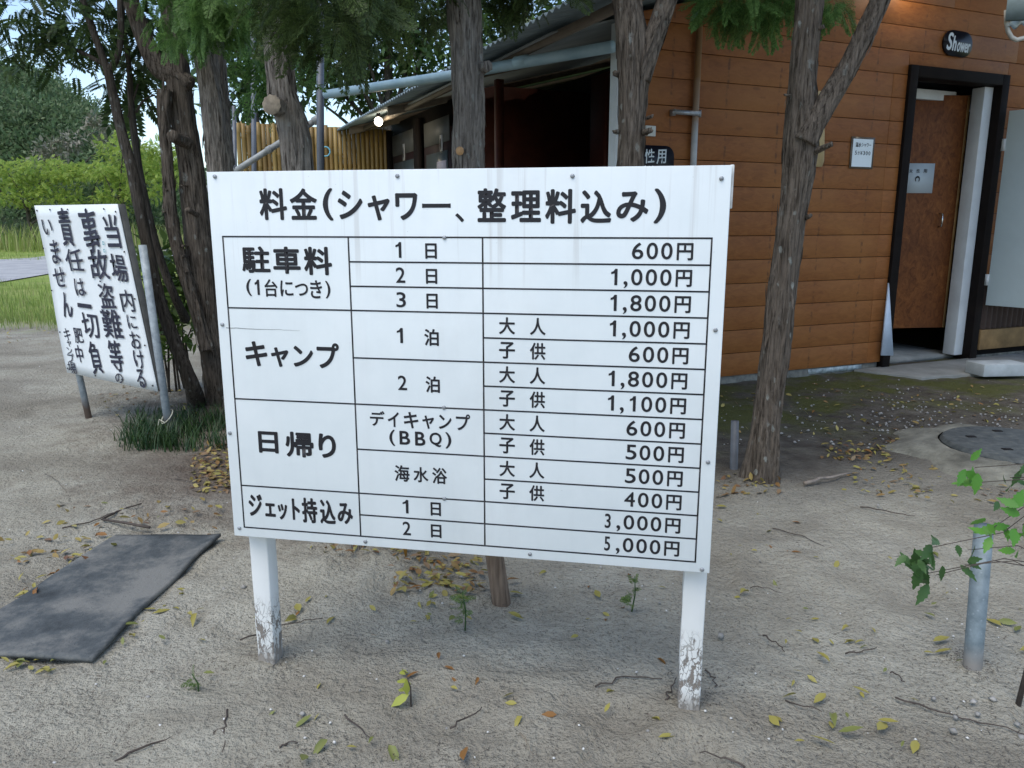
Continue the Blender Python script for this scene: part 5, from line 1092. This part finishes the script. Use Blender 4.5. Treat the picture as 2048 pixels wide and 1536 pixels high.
for (x0, x1, y0, y1), n, where, cols, sz in ZONES:
    cen = None
    for i in range(n):
        if 'heap' in where or 'rim' in where or 'edge' in where: px_, py_ = np.clip(random.gauss((x0 + x1) / 2, (x1 - x0) / 4), x0, x1), np.clip(random.gauss((y0 + y1) / 2, (y1 - y0) / 4), y0, y1)
        else: px_, py_ = random.uniform(x0, x1), random.uniform(y0, y1)
        if 'far left edge of the black mat' in where:
            t = random.random() ** .8; px_, py_ = 235 - 235 * t + random.gauss(-12, 14), 1078 + 165 * t + random.gauss(0, 8)
        if 'near edge of the black mat' in where: py_ = 1318 + px_ * .08 + random.gauss(14, 9)
        if 'right edge of the black mat' in where: t = random.random(); px_, py_ = 195 + 150 * t + random.gauss(14, 8), 1328 - 150 * t
        c_ = random.choice(cols); p = gpt(px_, py_, .004 + .006 * random.random()); me = random.choice(LM[c_])
        o = bpy.data.objects.new('fallen_leaf', me); COL.objects.link(o); o.location = [float(a) for a in p]; s_ = (.02 + .034 * random.random() ** 1.6) * sz
        o.scale = (s_, s_, s_); o.rotation_euler = (random.gauss(0, .35), random.gauss(0, .2), random.uniform(0, 6.28))
        tag(o, '%s fallen leaf %s' % (CN[c_], where), 'leaf', LG)
def flatT(P, smin, smax, tilt=.3):
    N = len(P); d = rng.normal(size=(N, 3)); d[:, 2] *= tilt; return frames(N, P, d, smin + (smax - smin) * rng.random(N), roll=np.array([0, 0, 1.0]) + rng.normal(size=(N, 3)) * .35)
def gpp(boxes):
    out = []
    for (x0, x1, y0, y1), n in boxes:
        for _ in range(n): out.append(gpt(random.uniform(x0, x1), random.uniform(y0, y1), .004 + .006 * random.random()))
    return np.array(out)
V, F = scatter(*LEAF, flatT(gpp([((385, 470, 890, 985), 260), ((200, 450, 770, 850), 90), ((0, 440, 655, 690), 160), ((1640, 1790, 880, 925), 70), ((1440, 2048, 770, 900), 170), ((1440, 1560, 960, 1000), 60), ((790, 960, 1120, 1190), 90), ((640, 800, 1095, 1130), 50), ((1700, 1880, 930, 1000), 40), ((0, 240, 1075, 1130), 40), ((100, 450, 1000, 1075), 40), ((1900, 2048, 960, 1010), 30)]), .018, .045))
tag(npmesh('leaf_litter', V, F, M['litter']), 'brown and yellow leaf litter gathered under the trees and along the wall', 'leaves', kind='stuff')
# dark plant fragments and shell specks strewn over the sand
BIT = (np.array([(0, -.06, 0), (.5, -.09, .05), (1, 0, .02), (.5, .09, .05), (.5, 0, .14)]), [np.array([(0, 1, 4), (1, 2, 4), (2, 3, 4), (3, 0, 4)])])
pp = []
for c_, r_, n_ in ((MAIN_L, .07, 260), (MAIN_R, .075, 320), (G(1945, 1335), .07, 220), (G(1003, 1208), .08, 260), (G(1520, 975), .22, 700), (G(715, 1100), .25, 700)):
    for _ in range(n_): t_ = random.uniform(0, 6.28); q_ = r_ * (.45 + abs(random.gauss(0, .5))); x_, y_ = c_[0] + q_ * math.cos(t_), c_[1] + q_ * math.sin(t_); pp.append(np.array([x_, y_, float(gz(x_, y_)) + .004]))
while len(pp) < 18000:
    x, y = random.uniform(-30, 2080), 560 + 990 * random.random() ** .75
    if y < 700 and x > 430: continue
    p = G(x, y)
    if mnoise.noise((p[0] * 1.7, p[1] * 1.7, 4)) + .35 * mnoise.noise((p[0] * 6, p[1] * 6, 8)) + random.uniform(-.35, .45) > 0: pp.append(gpt(x, y, .002))
V, F = scatter(*BIT, flatT(np.array(pp), .003, .011, .2)); tag(npmesh('plant_debris', V, F, M['debris']), 'fine dark plant fragments strewn over the sand', 'debris', kind='stuff')
STONE = (np.array([(0, 0, -.3), (.5, 0, 0), (.1, .45, .0), (-.45, .2, 0), (-.3, -.4, 0), (.25, -.42, 0), (0, 0, .35)]), [np.array([(1, 2, 6), (2, 3, 6), (3, 4, 6), (4, 5, 6), (5, 1, 6), (2, 1, 0), (3, 2, 0), (4, 3, 0), (5, 4, 0), (1, 5, 0)])])
V, F = scatter(*STONE, flatT(gpp([((0, 2048, 1000, 1536), 110), ((0, 450, 700, 1000), 40), ((1440, 2048, 760, 900), 60)]), .003, .009)); tag(npmesh('shell_specks', V, F, M['shell']), 'white shell specks in the sand', 'shell bits', kind='stuff')
V, F = scatter(*STONE, flatT(gpp([((1740, 2048, 795, 870), 150), ((1440, 1900, 760, 900), 90), ((0, 2048, 1000, 1500), 18), ((1900, 2048, 1380, 1480), 8)]), .008, .022)); tag(npmesh('pebbles', V, F, plain('pebble', (.3, .285, .26), .9, .3, 30)), 'small grey stones near the wall and concrete ring', 'pebbles', kind='stuff')
# twigs and roots one by one
def twig(pts, r, label, name='twig', cat='twig', group='twigs on the sand', mat='twig'):
    P = [gpt(x, y, r * .8 + .004) for x, y in pts]; out = [P[0]]
    for a, b in zip(P[:-1], P[1:]):
        for t in (.25, .5, .75, 1): out.append(a + (b - a) * t + np.array([random.gauss(0, .003), random.gauss(0, .003), abs(random.gauss(0, .002))]))
    n = len(out); m = MB(); r *= .75; m.tube(out, [r * (1 - .6 * i / n) for i in range(n)], 7); tag(m.build(name, M[mat], None, True), label, cat, group)
twig([(300, 1060), (205, 1045), (245, 1025), (285, 1012)], .007, 'dark forked root rising from the sand beyond the black mat', 'root', 'root', None)
twig([(125, 1060), (180, 1048), (225, 1030)], .004, 'thin dark twig left of the forked root')
twig([(455, 1425), (448, 1460), (425, 1478)], .0035, 'short crooked twig on the near sand below the left post'); twig([(449, 1460), (450, 1510)], .0025, 'straight thin twig pointing at the photographer below the left post')
twig([(230, 1530), (290, 1500), (350, 1478)], .004, 'curved dark twig near the lower left edge'); twig([(690, 1330 + 105), (720, 1460), (740, 1480)], .003, 'small dark twig left of the pale yellow seedling')
twig([(900, 1462), (940, 1440), (965, 1420)], .003, 'forked twig on the sand centre, right of the yellow seedling'); twig([(1190, 1378), (1250, 1358), (1325, 1365)], .003, 'bent dark twig just left of the right post')
twig([(1330, 1408), (1342, 1390), (1350, 1360)], .003, 'twig leaning at the foot of the right post'); twig([(1040, 1470), (1055, 1500), (1066, 1520)], .002, 'pale grass stalk on the near sand centre', mat='cutwood_grey')
twig([(1410, 1345), (1428, 1362), (1432, 1385)], .003, 'curved twig right of the right post'); twig([(1525, 1275), (1550, 1290), (1570, 1310)], .003, 'small twig with leaf right of the right post')
twig([(1690, 1312), (1720, 1310), (1752, 1300)], .003, 'dark twig on the sand left of the galvanised post'); twig([(1790, 1400), (1880, 1430), (1960, 1450), (2060, 1480)], .003, 'long dark twig running to the lower right edge')
twig([(1545, 1060), (1600, 1075), (1645, 1095)], .0025, 'thin branching twig before the leaning trunk'); twig([(1720, 1018), (1780, 1028), (1830, 1038)], .0035, 'thin root crossing the sand right of the leaning trunk')
twig([(1608, 982), (1650, 965), (1700, 952)], .011, 'thick pale root beside the leaning trunk foot', 'root', 'root', None, 'palewood'); twig([(480, 1285), (540, 1262), (600, 1250), (645, 1245)], .003, 'long thin twig right of the left post')
twig([(1490, 1540), (1440, 1520), (1400, 1510)], .003, 'twig at the bottom edge below the right post'); twig([(1570, 1405), (1640, 1428)], .0025, 'tiny dark stick on the sand beyond the right post')
for i, (x, y) in enumerate(((90, 950), (350, 960), (560, 1500), (1500, 1180), (1780, 1350))):
    a = random.uniform(-.5, .5); L = random.uniform(18, 40); twig([(x, y), (x + L * math.cos(a), y + L * math.sin(a)), (x + 2 * L * math.cos(a + .3), y + 2 * L * math.sin(a + .2))], random.uniform(.0015, .0028), 'loose scattered twig on open sand')
# seedlings
def seedling(x, y, h, label, kind, mat, n=6, name='seedling'):
    p = gpt(x, y); rt = empty(name, p, label, 'seedling'); m = MB(); top = p + np.array([random.gauss(0, .01), -.005, h]); m.tube([p - ZUP * .01, (p + top) / 2 + np.array([.006, 0, 0]), top], [.0022, .0018, .001], 6); m.build('stem', M['sapling'] if kind == 'f' else M['twig'], rt)
    if kind == 'f':
        T = [p + (top - p) * (.25 + .75 * i / n) for i in range(n)] * 2; d = rand_dirs(2 * n, .35); V, F = scatter(*FR_LO, frames(2 * n, np.array(T), d, .022 + .02 * rng.random(2 * n)))
    else:
        T = np.array([p + (top - p) * (.3 + .7 * i / max(1, n - 1)) for i in range(n)]); d = rand_dirs(n); d[:, 2] = d[:, 2] * .3 - .35; V, F = scatter(*LEAF, frames(n, T, d, .036 + .016 * rng.random(n), roll=np.array([0, -.6, 1.0]) + rng.normal(size=(n, 3)) * .3))
    npmesh('foliage', V, F, M[mat], rt)
seedling(822, 1408, .085, 'pale yellow drooping seedling on the near sand between the posts', 'l', 'paleweed', 7)
seedling(930, 1262, .12, 'tall feathery seedling left of the wooden stake', 'f', 'shrub', 9); seedling(1262, 1225, .11, 'feathery seedling under the board near the right post', 'f', 'shrub', 7)
seedling(397, 1385, .05, 'tiny feathery weed below the left post', 'f', 'shrub', 4)
p = gpt(812, 1130); rt = empty('stalk_plant', p, 'orange stemmed withered plant under the board beside the leaf heap', 'plant'); m = MB()
for i in range(3): m.tube([p, p + np.array([.01 * i - .012, 0, .07]), p + np.array([.018 * i - .02, 0, .13])], .003, 6)
m.build('stem', plain('orange_stem', (.34, .17, .03), .6), rt); V, F = scatter(*LEAF, frames(5, np.array([p + [0, 0, .12]] * 5), rand_dirs(5, .2), .04)); npmesh('foliage', V, F, M['leaf_y'], rt)
# sapling reaching in from the right
def serrated(n=5):
    V = [(0, 0, 0)]; L = [];
    for i in range(1, n * 2):
        t = i / (n * 2); w = .23 * math.sin(math.pi * t ** .75) * (1.12 if i % 2 else .82); L.append((t + (.03 if i % 2 else 0), w))
    up = [(t, w, .05 * w - .1 * t * t) for t, w in L]; dn = [(t, -w, .05 * w - .1 * t * t) for t, w in L]; V += up + [(1.05, 0, -.12)] + dn[::-1]; m_ = len(L)
    mid_ = [(t, 0, -.02 - .1 * t * t) for t, w in L]; b = len(V); V += mid_; F = []; T = [(0, b, 1), (0, len(V) - m_ - 1, b)]
    tip = m_ + 1
    for i in range(m_ - 1): F += [(1 + i, b + i, b + i + 1, 2 + i), (b + i, tip + m_ - i, tip + m_ - i - 1, b + i + 1)]
    T = [(0, b, 1), (0, tip + m_, b), (b + m_ - 1, tip, m_), (b + m_ - 1, tip + 1, tip)]
    return np.array(V), [np.array(F), np.array(T)]
SER = serrated(); st = gpt(2034, 1412); rt = empty('sapling', st, 'young sapling at the right edge with toothed dark green and fresh green leaves', 'sapling')
top = st + np.array([.10, -.02, .62]); m = MB(); m.tube([st - ZUP * .02, st + np.array([.02, 0, .2]), st + np.array([.05, -.01, .4]), top], [.006, .005, .004, .003], 8)
groups = [((1848, 1098), 1.50, 9, .045, 'd', .039), ((1872, 1150), 1.50, 8, .04, 'd', .039), ((1838, 1150), 1.52, 4, .03, 'd', .045), ((1935, 1100), 1.62, 3, .02, 'd', .036), ((1930, 1130), 1.62, 2, .015, 'd', .036), ((2010, 1062), 1.28, 7, .04, 'l', .03), ((1985, 1056), 1.28, 4, .02, 'l', .03), ((2045, 1050), 1.25, 9, .05, 'l', .036), ((1950, 935), 1.65, 4, .035, 'l', .042), ((1953, 965), 1.65, 2, .02, 'l', .042), ((2020, 955), 1.7, 4, .04, 'd', .04), ((2060, 960), 1.7, 5, .05, 'd', .04)]
pd, pl_ = [], []
for (x, y), yy, n, r_, c_, sz in groups:
    c0 = D(x, y, yy); a = st + (top - st) * min(.95, max(.35, (c0[2] - st[2]) / .62)); md = (a + c0) / 2 + ZUP * .03; m.tube([a, md, c0], [.0014, .0011, .0008], 5)
    P = c0 + rng.normal(size=(n, 3)) * r_ * .5; d = rng.normal(size=(n, 3)) * .8 + np.array([-.25, -.2, -.35]); cl_ = scatter(*SER, frames(n, P, d, sz * (.8 + .5 * rng.random(n)), roll=np.array([0, -.9, .7]) + rng.normal(size=(n, 3)) * .3)); (pd if c_ == 'd' else pl_).append(cl_)
m.build('stem', M['twig'], rt); npmesh('foliage', *merge(pd), M['sapling'], rt); tag(npmesh('fresh_foliage', *merge(pl_), M['sapling_light'], rt), 'fresh light green leaves')
